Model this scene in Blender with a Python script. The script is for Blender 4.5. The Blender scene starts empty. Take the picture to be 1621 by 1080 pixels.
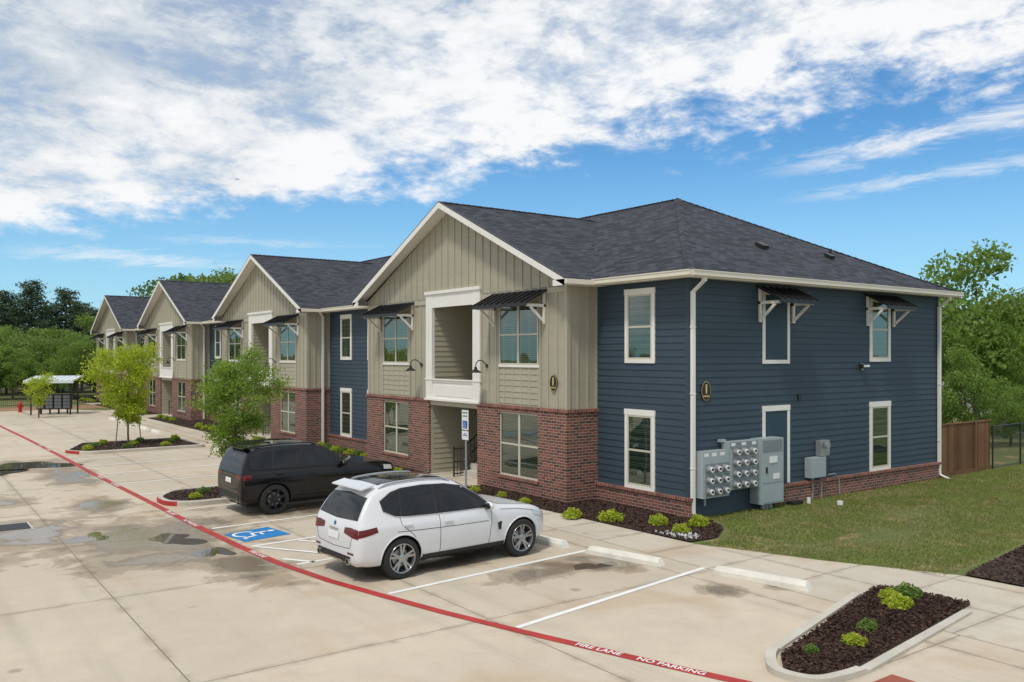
import bpy, bmesh, math, random
import numpy as np
from mathutils import Vector, Matrix
from mathutils.bvhtree import BVHTree
random.seed(7); rng=np.random.default_rng(7)
S=bpy.context.scene
S.view_settings.view_transform='Standard'; S.view_settings.look='None'
S.view_settings.exposure=0; S.view_settings.gamma=1
V=Vector
# ---------------------------------------------------------------- node helpers
class G:
    def __init__(s,nt): s.nt=nt
    def n(s,t,**k):
        a=s.nt.nodes.new(t)
        for x,y in k.items(): setattr(a,x,y)
        return a
    def put(s,sock,v):
        if isinstance(v,bpy.types.NodeSocket): s.nt.links.new(v,sock)
        elif v is not None: sock.default_value=v
    def m(s,op,a,b=None,c=None):
        x=s.n('ShaderNodeMath',operation=op)
        s.put(x.inputs[0],a)
        if b is not None: s.put(x.inputs[1],b)
        if c is not None: s.put(x.inputs[2],c)
        return x.outputs[0]
    def noise(s,vec,scale,detail=3,rough=.55,dist=0.):
        x=s.n('ShaderNodeTexNoise'); s.put(x.inputs['Vector'],vec)
        x.inputs['Scale'].default_value=scale; x.inputs['Detail'].default_value=detail
        x.inputs['Roughness'].default_value=rough; x.inputs['Distortion'].default_value=dist
        return x.outputs['Fac']
    def ss(s,v,a,b,lo=0.,hi=1.):
        x=s.n('ShaderNodeMapRange',interpolation_type='SMOOTHSTEP')
        s.put(x.inputs['Value'],v); x.inputs['From Min'].default_value=a; x.inputs['From Max'].default_value=b
        x.inputs['To Min'].default_value=lo; x.inputs['To Max'].default_value=hi
        return x.outputs['Result']
    def lin(s,v,a,b,lo,hi):
        x=s.n('ShaderNodeMapRange'); s.put(x.inputs['Value'],v)
        for i,q in zip(('From Min','From Max','To Min','To Max'),(a,b,lo,hi)): x.inputs[i].default_value=q
        return x.outputs['Result']
    def mix(s,f,a,b,bt='MIX'):
        x=s.n('ShaderNodeMix',data_type='RGBA',blend_type=bt)
        s.put(x.inputs[0],f)
        for i,q in ((6,a),(7,b)):
            if isinstance(q,(tuple,list)): q=tuple(q[:3])+(1,)
            s.put(x.inputs[i],q)
        return x.outputs[2]
    def xyz(s,vec):
        x=s.n('ShaderNodeSeparateXYZ'); s.put(x.inputs[0],vec); return x.outputs
    def comb(s,a,b,c=0.):
        x=s.n('ShaderNodeCombineXYZ')
        for i,q in enumerate((a,b,c)): s.put(x.inputs[i],q)
        return x.outputs[0]
    def bump(s,h,strength=.3,dist=.02):
        x=s.n('ShaderNodeBump'); x.inputs['Strength'].default_value=strength; x.inputs['Distance'].default_value=dist
        s.put(x.inputs['Height'],h); return x.outputs[0]
def newmat(name):
    m=bpy.data.materials.new(name); m.use_nodes=True
    g=G(m.node_tree); b=m.node_tree.nodes['Principled BSDF']
    tc=g.n('ShaderNodeTexCoord'); return m,g,b,tc
def pmat(name,col,rough=.6,var=.12,vs=2.,bump=0.,bs=60.,metal=0.,coat=0.,fine=.0):
    m,g,b,tc=newmat(name); o=tc.outputs['Object']
    n=g.noise(o,vs,4,.6)
    c=g.mix(g.lin(n,.3,.7,0,1),[x*(1-var) for x in col],[min(1,x*(1+var)) for x in col])
    if fine:
        n2=g.noise(o,vs*25,2,.6)
        c=g.mix(g.lin(n2,.3,.7,0,fine),c,[x*.6 for x in col])
    g.put(b.inputs['Base Color'],c); b.inputs['Roughness'].default_value=rough
    b.inputs['Metallic'].default_value=metal
    if coat: b.inputs['Coat Weight'].default_value=coat; b.inputs['Coat Roughness'].default_value=.03
    if bump: g.put(b.inputs['Normal'],g.bump(g.noise(o,bs,3,.6),bump,.01))
    return m
def siding(name,col,p=.17):
    # painted boards: every course has a slightly different weathering
    m,g,b,tc=newmat(name); o=tc.outputs['Object']; x,y,z=g.xyz(o)
    w=g.n('ShaderNodeTexWhiteNoise',noise_dimensions='1D'); g.put(w.inputs['W'],g.m('FLOOR',g.m('DIVIDE',z,p)))
    c=g.mix(w.outputs['Value'],[q*.93 for q in col],[q*1.06 for q in col])
    n=g.noise(g.comb(x,y,g.m('MULTIPLY',z,.35)),.8,4,.6); c=g.mix(g.lin(n,.3,.7,0,1),[q*.86 for q in col],c)
    n2=g.noise(g.comb(g.m('MULTIPLY',x,.6),g.m('MULTIPLY',y,.6),g.m('MULTIPLY',z,14.)),5,3,.6); c=g.mix(g.lin(n2,.35,.65,0,.14),c,[q*1.7 for q in col])
    g.put(b.inputs['Base Color'],c); b.inputs['Roughness'].default_value=.62
    g.put(b.inputs['Normal'],g.bump(n2,.12,.006)); return m
# ---------------------------------------------------------------- materials
blue=siding('blue_siding',(.033,.057,.081))
bluep=pmat('blue_panel',(.021,.052,.078),.6,.06,.7)
tan=siding('tan_siding',(.385,.360,.270))
tan2=pmat('tan_trim',(.40,.375,.285),.6,.05,.6)
white=pmat('white_trim',(.78,.76,.71),.5,.04,1.)
cream=pmat('cream_gutter',(.70,.65,.54),.4,.04,1.)
vinyl=pmat('almond_vinyl',(.56,.53,.42),.45,.04,1.)
black=pmat('black_metal',(.018,.018,.02),.4,.1,2.)
blackm=pmat('black_seam_metal',(.02,.021,.024),.35,.2,1.,metal=.3)
slat=pmat('blind_slat',(.38,.42,.35),.6,.05,1.)
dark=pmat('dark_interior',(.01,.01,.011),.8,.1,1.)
gold=pmat('gold_paint',(.75,.55,.18),.4,.05,1.)
grey=pmat('electrical_grey',(.33,.38,.39),.45,.06,1.5)
greyd=pmat('electrical_grey_dark',(.20,.225,.235),.45,.08,1.5)
galv=pmat('galvanised',(.38,.39,.40),.4,.12,3,metal=.5)
redp=pmat('red_paint',(.44,.035,.032),.6,.28,1.8,.1,80,fine=.55)
whitep=pmat('white_paint',(.82,.81,.78),.6,.10,2.5,.1,80,fine=.3)
bluepaint=pmat('blue_paint',(.010,.19,.48),.6,.15,2.,.1,80,fine=.2)
stopm=pmat('wheel_stop_concrete',(.72,.69,.61),.8,.15,2.5,.4,60,fine=.2)
kerbm=pmat('kerb_concrete',(.52,.48,.41),.85,.14,1.5,.4,60,fine=.2)
bark=pmat('bark',(.13,.10,.075),.9,.3,6.,.6,40)
rubber=pmat('tyre_rubber',(.018,.018,.018),.8,.1,5)
silver=pmat('alloy',(.42,.43,.44),.25,.05,5,metal=.9)
blackrim=pmat('black_alloy',(.012,.012,.014),.25,.05,5,metal=.2)
plastic=pmat('black_plastic',(.014,.014,.015),.5,.1,5)
chrome=pmat('chrome',(.6,.6,.6),.12,.02,5,metal=1.)
lampred=pmat('tail_lamp',(.11,.004,.005),.10,.1,9)
lampclr=pmat('head_lamp',(.5,.5,.5),.08,.1,9,coat=1.)
wpaint=pmat('white_car_paint',(.66,.67,.685),.3,.03,1.5,coat=.7)
def blackpaint():
    m,g,b,tc=newmat('black_car_paint'); b.inputs['Base Color'].default_value=(.006,.006,.007,1); b.inputs['Roughness'].default_value=.09
    b.inputs['IOR'].default_value=1.45; g.put(b.inputs['Normal'],g.bump(g.noise(tc.outputs['Object'],2.,1),.03,.02)); return m
bpaint=blackpaint()
signw=pmat('sign_white',(.75,.76,.76),.4,.03,4)
signb=pmat('sign_blue',(.01,.09,.38),.4,.03,4)
signg=pmat('sign_green',(.01,.16,.07),.4,.03,4)
redh=pmat('hydrant_red',(.40,.02,.015),.4,.1,5)
housew=pmat('house_wall',(.42,.36,.29),.8,.1,1)
housew2=pmat('house_wall_grey',(.46,.46,.44),.8,.1,1)
housr=pmat('house_roof',(.12,.115,.11),.9,.2,1)
kioskr=pmat('kiosk_roof',(.62,.68,.71),.45,.05,1)
dirt=pmat('dirt',(.28,.16,.09),.95,.3,1.2,.5,30)
tactile=pmat('tactile_red',(.30,.08,.05),.85,.12,4,.5,80)
def watermat():
    m,g,b,tc=newmat('puddle_water'); b.inputs['Base Color'].default_value=(.10,.085,.065,1); b.inputs['Roughness'].default_value=.03
    b.inputs['IOR'].default_value=1.5
    g.put(b.inputs['Normal'],g.bump(g.noise(tc.outputs['Object'],6,2),.03,.01)); return m
water=watermat()
def carglass():
    m,g,b,tc=newmat('car_glass'); b.inputs['Base Color'].default_value=(.006,.008,.009,1)
    b.inputs['Roughness'].default_value=.03
    g.put(b.inputs['Normal'],g.bump(g.noise(tc.outputs['Object'],1.5,1),.05,.02)); return m
cglass=carglass()
def winglass():
    m=bpy.data.materials.new('window_glass'); m.use_nodes=True; nt=m.node_tree; nt.nodes.clear(); g=G(nt)
    o=g.n('ShaderNodeOutputMaterial'); mx=g.n('ShaderNodeMixShader'); t=g.n('ShaderNodeBsdfTransparent'); t.inputs[0].default_value=(.48,.58,.51,1)
    gl=g.n('ShaderNodeBsdfGlossy'); gl.inputs['Roughness'].default_value=.02; gl.inputs['Color'].default_value=(.62,.68,.66,1)
    tc=g.n('ShaderNodeTexCoord'); bp=g.bump(g.noise(tc.outputs['Object'],1.1,1),.2,.03); g.put(gl.inputs['Normal'],bp)
    lw=g.n('ShaderNodeLayerWeight'); lw.inputs[0].default_value=.5
    f=g.lin(lw.outputs['Facing'],0,1,.07,.55); g.put(mx.inputs[0],f)
    nt.links.new(t.outputs[0],mx.inputs[1]); nt.links.new(gl.outputs[0],mx.inputs[2]); nt.links.new(mx.outputs[0],o.inputs[0]); return m
wglass=winglass()
def brickmat():
    m,g,b,tc=newmat('red_brick'); x,y,z=g.xyz(tc.outputs['Object'])
    vec=g.comb(g.m('ADD',x,y),z)
    br=g.n('ShaderNodeTexBrick'); g.put(br.inputs['Vector'],vec); br.inputs['Scale'].default_value=1
    br.inputs['Brick Width'].default_value=.225; br.inputs['Row Height'].default_value=.078; br.inputs['Mortar Size'].default_value=.009
    br.inputs['Mortar Smooth'].default_value=.2; br.inputs['Bias'].default_value=-.05
    br.inputs['Color1'].default_value=(.070,.028,.024,1); br.inputs['Color2'].default_value=(.32,.095,.060,1)
    br.inputs['Mortar'].default_value=(.42,.36,.30,1)
    n=g.noise(vec,14,3,.7); c=g.mix(g.lin(n,.35,.65,0,.4),br.outputs['Color'],(.05,.03,.028),)
    n2=g.noise(vec,.9,2); c=g.mix(g.lin(n2,.3,.7,0,.16),c,(.30,.15,.11))
    g.put(b.inputs['Base Color'],c); b.inputs['Roughness'].default_value=.85
    h=g.m('SUBTRACT',g.m('MULTIPLY',g.noise(vec,50,2),.3),br.outputs['Fac'])
    g.put(b.inputs['Normal'],g.bump(h,.7,.01)); return m
brick=brickmat()
def soldier():
    m,g,b,tc=newmat('soldier_brick'); x,y,z=g.xyz(tc.outputs['Object'])
    u=g.m('ADD',x,y); f=g.m('FRACT',g.m('DIVIDE',u,.08)); fl=g.m('FLOOR',g.m('DIVIDE',u,.08))
    w=g.n('ShaderNodeTexWhiteNoise',noise_dimensions='1D'); g.put(w.inputs['W'],fl)
    mo=g.m('LESS_THAN',f,.14); c=g.mix(w.outputs['Value'],(.10,.036,.028),(.31,.10,.065)); c=g.mix(mo,c,(.42,.36,.30))
    g.put(b.inputs['Base Color'],c); b.inputs['Roughness'].default_value=.85; return m
sold=soldier()
def shingle():
    m,g,b,tc=newmat('asphalt_shingle'); uv=tc.outputs['UV']
    br=g.n('ShaderNodeTexBrick'); g.put(br.inputs['Vector'],uv); br.inputs['Scale'].default_value=1
    br.inputs['Brick Width'].default_value=.30; br.inputs['Row Height'].default_value=.145; br.inputs['Mortar Size'].default_value=.010
    br.offset=.37; br.squash=1.; br.inputs['Mortar Smooth'].default_value=.2
    br.inputs['Color1'].default_value=(.016,.018,.026,1); br.inputs['Color2'].default_value=(.076,.080,.098,1); br.inputs['Mortar'].default_value=(.007,.007,.010,1)
    n=g.noise(uv,.5,4,.6); c=g.mix(g.lin(n,.3,.7,0,.3),br.outputs['Color'],(.046,.050,.064))
    n3=g.noise(uv,30,3,.75); c=g.mix(g.lin(n3,.45,.7,0,.5),c,(.115,.118,.13))
    g.put(b.inputs['Base Color'],c); b.inputs['Roughness'].default_value=.95; b.inputs['Specular IOR Level'].default_value=.2
    x,y,z=g.xyz(uv); saw=g.m('FRACT',g.m('DIVIDE',y,.145))
    h=g.m('ADD',g.m('MULTIPLY',saw,-1.),g.m('MULTIPLY',n3,.8)); g.put(b.inputs['Normal'],g.bump(h,.8,.015)); return m
shing=shingle()
STAINS=[(4.6,19.6,2.6,3.2),(4.2,17.3,1.7,1.2),(2.4,21.3,1.9,2.2),(5.3,15.6,.8,1.8),(9.7,12.2,1.6,.65),(10.9,12.1,.9,.9),(11.23,9.5,.45,.5),(3.0,34.6,3.0,2.6),(4.6,31.,1.0,3.4),(10.6,15.2,.7,1.),(13.9,6.2,.8,.25),(8.6,20.6,1.9,1.),(8.3,13.9,1.6,.7),(.6,19.0,1.7,1.6),(12.6,9.0,.7,.35),(8.2,15.8,1.,.6),(2.,26.5,1.3,1.6),(9.5,28.,1.,.5),(-1.,17.,2.,1.),(4.4,24.5,.9,1.6)]
def concrete(name,base,joints=True,stains=True,gx=4.3,gy=4.5,ox=2.9,oy=15.):
    m,g,b,tc=newmat(name); o=tc.outputs['Object']; x,y,z=g.xyz(o)
    n1=g.noise(o,.22,5,.6); n2=g.noise(o,2.2,5,.65); n3=g.noise(o,40,3,.6)
    c=g.mix(g.lin(n1,.32,.68,0,1),[q*.86 for q in base],[q*1.08 for q in base])
    c=g.mix(g.lin(n2,.3,.75,0,.32),c,[q*.66 for q in (base[0],base[1]*.97,base[2]*.92)])
    c=g.mix(g.lin(n3,.35,.7,0,.24),c,[q*.6 for q in base])
    fx=g.m('FLOOR',g.m('DIVIDE',g.m('SUBTRACT',x,ox),gx)); fy=g.m('FLOOR',g.m('DIVIDE',g.m('SUBTRACT',y,oy),gy))
    w=g.n('ShaderNodeTexWhiteNoise',noise_dimensions='2D'); g.put(w.inputs['Vector'],g.comb(fx,fy))
    c=g.mix(g.m('MULTIPLY',w.outputs['Value'],.18),c,[q*.55 for q in base])
    nb=g.noise(o,.55,3,.5,.6); c=g.mix(g.ss(nb,.52,.70,0,.42),c,(.42,.29,.175))
    ns=g.noise(g.comb(g.m('MULTIPLY',x,1.6),g.m('MULTIPLY',y,.10)),1,4,.6)
    c=g.mix(g.ss(ns,.5,.72,0,.22),c,(.22,.20,.17))
    vo=g.n('ShaderNodeTexVoronoi'); g.put(vo.inputs['Vector'],o); vo.inputs['Scale'].default_value=.9
    c=g.mix(g.ss(g.m('ADD',vo.outputs['Distance'],g.m('MULTIPLY',n2,.12)),.09,.17,.45,0),c,(.12,.10,.08))
    if joints:
        jx=g.m('ABSOLUTE',g.m('SUBTRACT',g.m('FRACT',g.m('ADD',g.m('DIVIDE',g.m('SUBTRACT',x,ox),gx),.5)),.5))
        jy=g.m('ABSOLUTE',g.m('SUBTRACT',g.m('FRACT',g.m('ADD',g.m('DIVIDE',g.m('SUBTRACT',y,oy),gy),.5)),.5))
        j=g.m('MAXIMUM',g.m('LESS_THAN',jx,.010/gx),g.m('LESS_THAN',jy,.010/gy)); c=g.mix(g.m('MULTIPLY',j,.75),c,(.09,.075,.055))
        halo=g.m('MAXIMUM',g.ss(jx,0.,.16/gx,1,0),g.ss(jy,0.,.16/gy,1,0)); c=g.mix(g.m('MULTIPLY',halo,g.lin(n2,.4,.62,.0,.5)),c,(.24,.19,.13))
    if stains:
        wn=g.noise(o,.9,7,.66,.5); tot=None
        for (sx,sy,ra,rb) in STAINS:
            dx=g.m('DIVIDE',g.m('SUBTRACT',x,sx),ra); dy=g.m('DIVIDE',g.m('SUBTRACT',y,sy),rb)
            d=g.m('SQRT',g.m('ADD',g.m('MULTIPLY',dx,dx),g.m('MULTIPLY',dy,dy)))
            v=g.m('SUBTRACT',1.,d); tot=v if tot is None else g.m('MAXIMUM',tot,v)
        tt=g.m('ADD',tot,g.m('MULTIPLY',g.m('SUBTRACT',wn,.5),2.6))
        mk=g.ss(tt,.0,.22); c=g.mix(g.m('MULTIPLY',mk,.50),c,(.20,.145,.09))
        mk2=g.ss(tt,.34,.5); c=g.mix(g.m('MULTIPLY',mk2,.50),c,(.13,.10,.07))
        g.put(b.inputs['Roughness'],g.lin(g.ss(tt,.4,.75),0,1,.85,.13))
    else: b.inputs['Roughness'].default_value=.85
    g.put(b.inputs['Base Color'],c)
    g.put(b.inputs['Normal'],g.bump(g.m('ADD',g.m('MULTIPLY',n2,.5),n3),.2,.005)); return m
conc=concrete('lot_concrete',(.60,.515,.40))
walkm=concrete('walk_concrete',(.61,.54,.44),True,False,1.5,1.5,12.1,7.6)
def groundmat():
    m,g,b,tc=newmat('grass_soil'); o=tc.outputs['Object']
    n1=g.noise(o,.35,5,.65); n2=g.noise(o,9,4,.7); n3=g.noise(o,.9,4,.6,.5)
    c=g.mix(g.lin(n1,.3,.7,0,1),(.10,.13,.03),(.17,.185,.055)); c=g.mix(g.lin(n2,.35,.65,0,.5),c,(.06,.075,.02))
    c=g.mix(g.ss(n3,.52,.66,0,.8),c,(.34,.24,.13))
    g.put(b.inputs['Base Color'],c); b.inputs['Roughness'].default_value=.95
    g.put(b.inputs['Normal'],g.bump(n2,.6,.05)); return m
grassg=groundmat()
def mulchmat():
    m,g,b,tc=newmat('mulch'); o=tc.outputs['Object']
    v=g.n('ShaderNodeTexVoronoi'); g.put(v.inputs['Vector'],o); v.inputs['Scale'].default_value=26
    c=g.mix(v.outputs['Color'],(.018,.010,.008),(.085,.048,.036)); 
    g.put(b.inputs['Base Color'],c); b.inputs['Roughness'].default_value=.95; g.put(b.inputs['Normal'],g.bump(v.outputs['Distance'],1.,.04)); return m
mulchm=mulchmat()
def islandmat(name,c1,c2,trans=.35,rough=.6):
    m=bpy.data.materials.new(name); m.use_nodes=True; g=G(m.node_tree); b=m.node_tree.nodes['Principled BSDF']; out=m.node_tree.nodes['Material Output']
    ge=g.n('ShaderNodeNewGeometry'); tc=g.n('ShaderNodeTexCoord'); f=ge.outputs['Random Per Island']
    c=g.mix(f,c1,c2); n=g.noise(tc.outputs['Object'],.9,2); c=g.mix(g.lin(n,.35,.65,0,.4),c,[q*.6 for q in c1])
    g.put(b.inputs['Base Color'],c); b.inputs['Roughness'].default_value=rough
    b.inputs['Specular IOR Level'].default_value=.25
    if trans:
        t=g.n('ShaderNodeBsdfTranslucent'); g.put(t.inputs[0],g.mix(.5,c,(c2[0]*1.4,c2[1]*1.4,c2[2]),)); mx=g.n('ShaderNodeMixShader'); mx.inputs[0].default_value=trans
        m.node_tree.links.new(b.outputs[0],mx.inputs[1]); m.node_tree.links.new(t.outputs[0],mx.inputs[2]); m.node_tree.links.new(mx.outputs[0],out.inputs[0])
    return m
leafY=islandmat('leaf_lime',(.26,.36,.025),(.54,.62,.07),.45)
leafG=islandmat('leaf_fresh',(.13,.24,.03),(.32,.44,.08),.45)
leafE=islandmat('leaf_elm',(.11,.20,.04),(.28,.39,.09),.45)
leafD=islandmat('leaf_oak',(.065,.125,.03),(.17,.25,.065),.4)
leafM=islandmat('leaf_mid',(.10,.18,.04),(.25,.34,.085),.4)
leafP=islandmat('leaf_pine',(.045,.08,.045),(.11,.155,.085),.2)  # needle green lightened, so distance haze is put into the colour
leafS=islandmat('leaf_shrub',(.28,.36,.03),(.55,.60,.08),.4)
bladem=islandmat('grass_blades',(.13,.18,.03),(.29,.34,.085),.35)
bladet=islandmat('grass_blades_dry',(.30,.24,.11),(.46,.37,.19),.2)
chipm=islandmat('mulch_chips',(.022,.012,.009),(.13,.074,.055),0,.9)
stonem=islandmat('white_stones',(.5,.5,.5),(.75,.73,.70),0,.7)
woodm=islandmat('fence_wood',(.11,.055,.028),(.25,.135,.065),0,.85)
# ---------------------------------------------------------------- mesh builder
class MB:
    def __init__(s): s.v=[];s.f=[];s.mi=[];s.m=[];s.uv=[]
    def mat(s,m):
        if m not in s.m: s.m.append(m)
        return s.m.index(m)
    def face(s,pts,m,n=None,uv=None):
        pts=[V(p) for p in pts]
        if n is not None:
            nn=(pts[1]-pts[0]).cross(pts[2]-pts[0])
            if nn.dot(V(n))<0:
                pts=pts[::-1]; uv=uv[::-1] if uv else None
        k=len(s.v); s.v+=[tuple(p) for p in pts]; s.f.append(tuple(range(k,k+len(pts)))); s.mi.append(s.mat(m)); s.uv.append(uv)
    def obox(s,o,a,b,c,m):
        o,a,b,c=V(o),V(a),V(b),V(c)
        if a.cross(b).dot(c)<0: a,b=b,a
        k=len(s.v); s.v+=[tuple(p) for p in (o,o+a,o+a+b,o+b,o+c,o+a+c,o+a+b+c,o+b+c)]
        for f in ((0,3,2,1),(4,5,6,7),(0,1,5,4),(1,2,6,5),(2,3,7,6),(3,0,4,7)): s.f.append(tuple(k+i for i in f)); s.mi.append(s.mat(m)); s.uv.append(None)
    def box(s,x0,y0,z0,x1,y1,z1,m): s.obox((x0,y0,z0),(x1-x0,0,0),(0,y1-y0,0),(0,0,z1-z0),m)
    def ring(s,c,ax,r,seg):
        ax=V(ax).normalized(); t=V((0,0,1)) if abs(ax.z)<.9 else V((1,0,0)); u=ax.cross(t).normalized(); w=ax.cross(u)
        return [V(c)+r*(math.cos(2*math.pi*i/seg)*u+math.sin(2*math.pi*i/seg)*w) for i in range(seg)]
    def lathe(s,c,ax,prof,m,seg=24,caps=True):
        ax=V(ax).normalized(); rs=[s.ring(V(c)+ax*a,ax,r,seg) for r,a in prof]
        k=len(s.v)
        for r in rs: s.v+=[tuple(p) for p in r]
        for j in range(len(rs)-1):
            for i in range(seg):
                i2=(i+1)%seg; s.f.append((k+j*seg+i,k+j*seg+i2,k+(j+1)*seg+i2,k+(j+1)*seg+i)); s.mi.append(s.mat(m)); s.uv.append(None)
        if caps:
            s.f.append(tuple(k+i for i in range(seg))[::-1]); s.f.append(tuple(k+(len(rs)-1)*seg+i for i in range(seg)))
            s.mi+=[s.mat(m)]*2; s.uv+=[None]*2
    def cyl(s,a,b,r,m,r2=None,seg=10):
        a,b=V(a),V(b); L=(b-a).length
        if L<1e-6: return
        s.lathe(a,b-a,[(r,0),(r if r2 is None else r2,L)],m,seg)
    def tube(s,pts,r,m,seg=8):
        for a,b in zip(pts[:-1],pts[1:]): s.cyl(a,b,r,m,seg=seg)
    def sphere(s,c,r,m,sc=(1,1,1),seg=14,rings=8):
        c=V(c); k=len(s.v)
        for j in range(rings+1):
            th=math.pi*j/rings
            for i in range(seg):
                ph=2*math.pi*i/seg; s.v.append((c.x+r*sc[0]*math.sin(th)*math.cos(ph),c.y+r*sc[1]*math.sin(th)*math.sin(ph),c.z+r*sc[2]*math.cos(th)))
        for j in range(rings):
            for i in range(seg):
                i2=(i+1)%seg; s.f.append((k+j*seg+i,k+(j+1)*seg+i,k+(j+1)*seg+i2,k+j*seg+i2)); s.mi.append(s.mat(m)); s.uv.append(None)
    def edges(s,pts,w,n=(0,0,1)):
        pts=[V(p) for p in pts]; n=V(n); L=[];R=[]
        for i,p in enumerate(pts):
            a=pts[max(0,i-1)]; b=pts[min(len(pts)-1,i+1)]; d=(b-a).normalized(); q=n.cross(d).normalized()*w/2
            L.append(p+q); R.append(p-q)
        return L,R
    def ribbon(s,pts,w,m,z=None,n=(0,0,1)):
        L,R=s.edges(pts,w,n)
        for i in range(len(L)-1): s.face([L[i],L[i+1],R[i+1],R[i]],m,n)
    def obj(s,name,parent=None,smooth=False,ang=35):
        me=bpy.data.meshes.new(name); me.from_pydata(s.v,[],s.f)
        for m in s.m: me.materials.append(m)
        me.polygons.foreach_set('material_index',s.mi)
        if any(u is not None for u in s.uv):
            ul=me.uv_layers.new(name='UVMap')
            for p,u in zip(me.polygons,s.uv):
                if u:
                    for li,q in zip(p.loop_indices,u): ul.data[li].uv=q
        if smooth: smoothang(me,ang)
        o=bpy.data.objects.new(name,me); S.collection.objects.link(o)
        if parent: o.parent=parent
        return o
def smoothang(me,ang=35):
    bm=bmesh.new(); bm.from_mesh(me); bmesh.ops.remove_doubles(bm,verts=bm.verts,dist=1e-5)
    for f in bm.faces: f.smooth=True
    for e in bm.edges:
        if len(e.link_faces)==2: e.smooth=e.calc_face_angle(0)<math.radians(ang)
        else: e.smooth=False
    bm.to_mesh(me); bm.free()
def empty(name,loc=(0,0,0),rz=0.):
    e=bpy.data.objects.new(name,None); e.location=loc; e.rotation_euler=(0,0,rz); e.empty_display_size=.3; S.collection.objects.link(e); return e
def text(name,body,loc,xd,yd,size,m,parent=None,ext=.002,align='CENTER'):
    cu=bpy.data.curves.new(name,'FONT'); cu.body=body; cu.size=size; cu.extrude=ext; cu.align_x=align; cu.align_y='CENTER'; cu.materials.append(m)
    cu.offset=size*.018
    o=bpy.data.objects.new(name,cu); S.collection.objects.link(o)
    xd=V(xd).normalized(); yd=V(yd).normalized(); zd=xd.cross(yd)
    M=Matrix((xd,yd,zd)).transposed().to_4x4(); M.translation=V(loc); o.matrix_world=M
    if parent: o.parent=parent
    return o
def npmesh(name,verts,nper,mats,mi=None):
    n=len(verts)//nper; me=bpy.data.meshes.new(name)
    me.vertices.add(len(verts)); me.vertices.foreach_set('co',verts.astype(np.float32).ravel())
    me.loops.add(len(verts)); me.loops.foreach_set('vertex_index',np.arange(len(verts),dtype=np.int32))
    me.polygons.add(n); me.polygons.foreach_set('loop_start',np.arange(0,len(verts),nper,dtype=np.int32)); me.polygons.foreach_set('loop_total',np.full(n,nper,dtype=np.int32))
    for m in mats: me.materials.append(m)
    if mi is not None: me.polygons.foreach_set('material_index',mi.astype(np.int32))
    me.update(calc_edges=True); me.validate(); return me
def leafverts(c,size,aspect=.6,flat=0.):
    n=len(c); a=rng.normal(size=(n,3)); a[:,2]*=(1-flat); a/=np.linalg.norm(a,axis=1)[:,None]
    b=rng.normal(size=(n,3)); b-=a*(a*b).sum(1)[:,None]; b/=np.linalg.norm(b,axis=1)[:,None]
    s=size*rng.uniform(.6,1.3,(n,1)); a=a*s*.5; b=b*s*.5*aspect
    q=np.stack([c-a,c-a*.1+b,c+a,c-a*.1-b],1); return q.reshape(-1,3)
# ---------------------------------------------------------------- world / light / camera
SUN=V((-.80,-.42,0)).normalized(); el=math.radians(60)
SD=V((SUN.x*math.cos(el),SUN.y*math.cos(el),math.sin(el)))
w=bpy.data.worlds.new('World'); S.world=w; w.use_nodes=True; nt=w.node_tree; g=G(nt); bg=nt.nodes['Background']; bg.inputs['Strength'].default_value=.1
sk=g.n('ShaderNodeTexSky',sky_type='NISHITA'); sk.sun_disc=False; sk.sun_elevation=el; sk.sun_rotation=math.atan2(SD.x,SD.y)
sk.air_density=1.; sk.dust_density=.2; sk.ozone_density=2.5; sk.altitude=200
tc=g.n('ShaderNodeTexCoord'); X,Y,Z=g.xyz(tc.outputs['Generated'])
zc=g.m('MAXIMUM',Z,.015)
F=g.m('DIVIDE',g.m('ADD',g.m('MULTIPLY',X,.5878),g.m('MULTIPLY',Y,.809)),zc)
R=g.m('DIVIDE',g.m('SUBTRACT',g.m('MULTIPLY',X,.809),g.m('MULTIPLY',Y,.5878)),zc)
P=g.comb(R,F); D3=g.comb(X,Y,g.m('MULTIPLY',Z,2.2))
s1=g.m('SUBTRACT',5.05,g.m('MULTIPLY',R,1.0)); s2=g.m('SUBTRACT',5.35,g.m('MULTIPLY',R,.45)); edge=g.m('MINIMUM',s1,s2)
sd=g.m('SUBTRACT',edge,F)
nA=g.noise(P,.75,5,.6,.3); nB=g.noise(D3,8.5,8,.62,.35); nE=g.noise(D3,25,6,.65,.2); nC=g.noise(D3,2.6,4,.55,.3)
dens=g.m('ADD',g.m('ADD',g.m('MULTIPLY',sd,.95),g.m('MULTIPLY',g.m('SUBTRACT',nA,.5),1.6)),g.m('ADD',g.m('MULTIPLY',g.m('SUBTRACT',nB,.5),3.2),g.m('MULTIPLY',g.m('SUBTRACT',nE,.5),2.0)))
cl=g.ss(dens,-.05,1.15)
br=g.ss(g.m('ADD',g.m('ADD',nB,g.m('MULTIPLY',nE,.6)),g.m('MULTIPLY',g.m('MINIMUM',sd,2.5),.02)),.62,.90,.55,1.); cl=g.m('MULTIPLY',cl,br)
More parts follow.
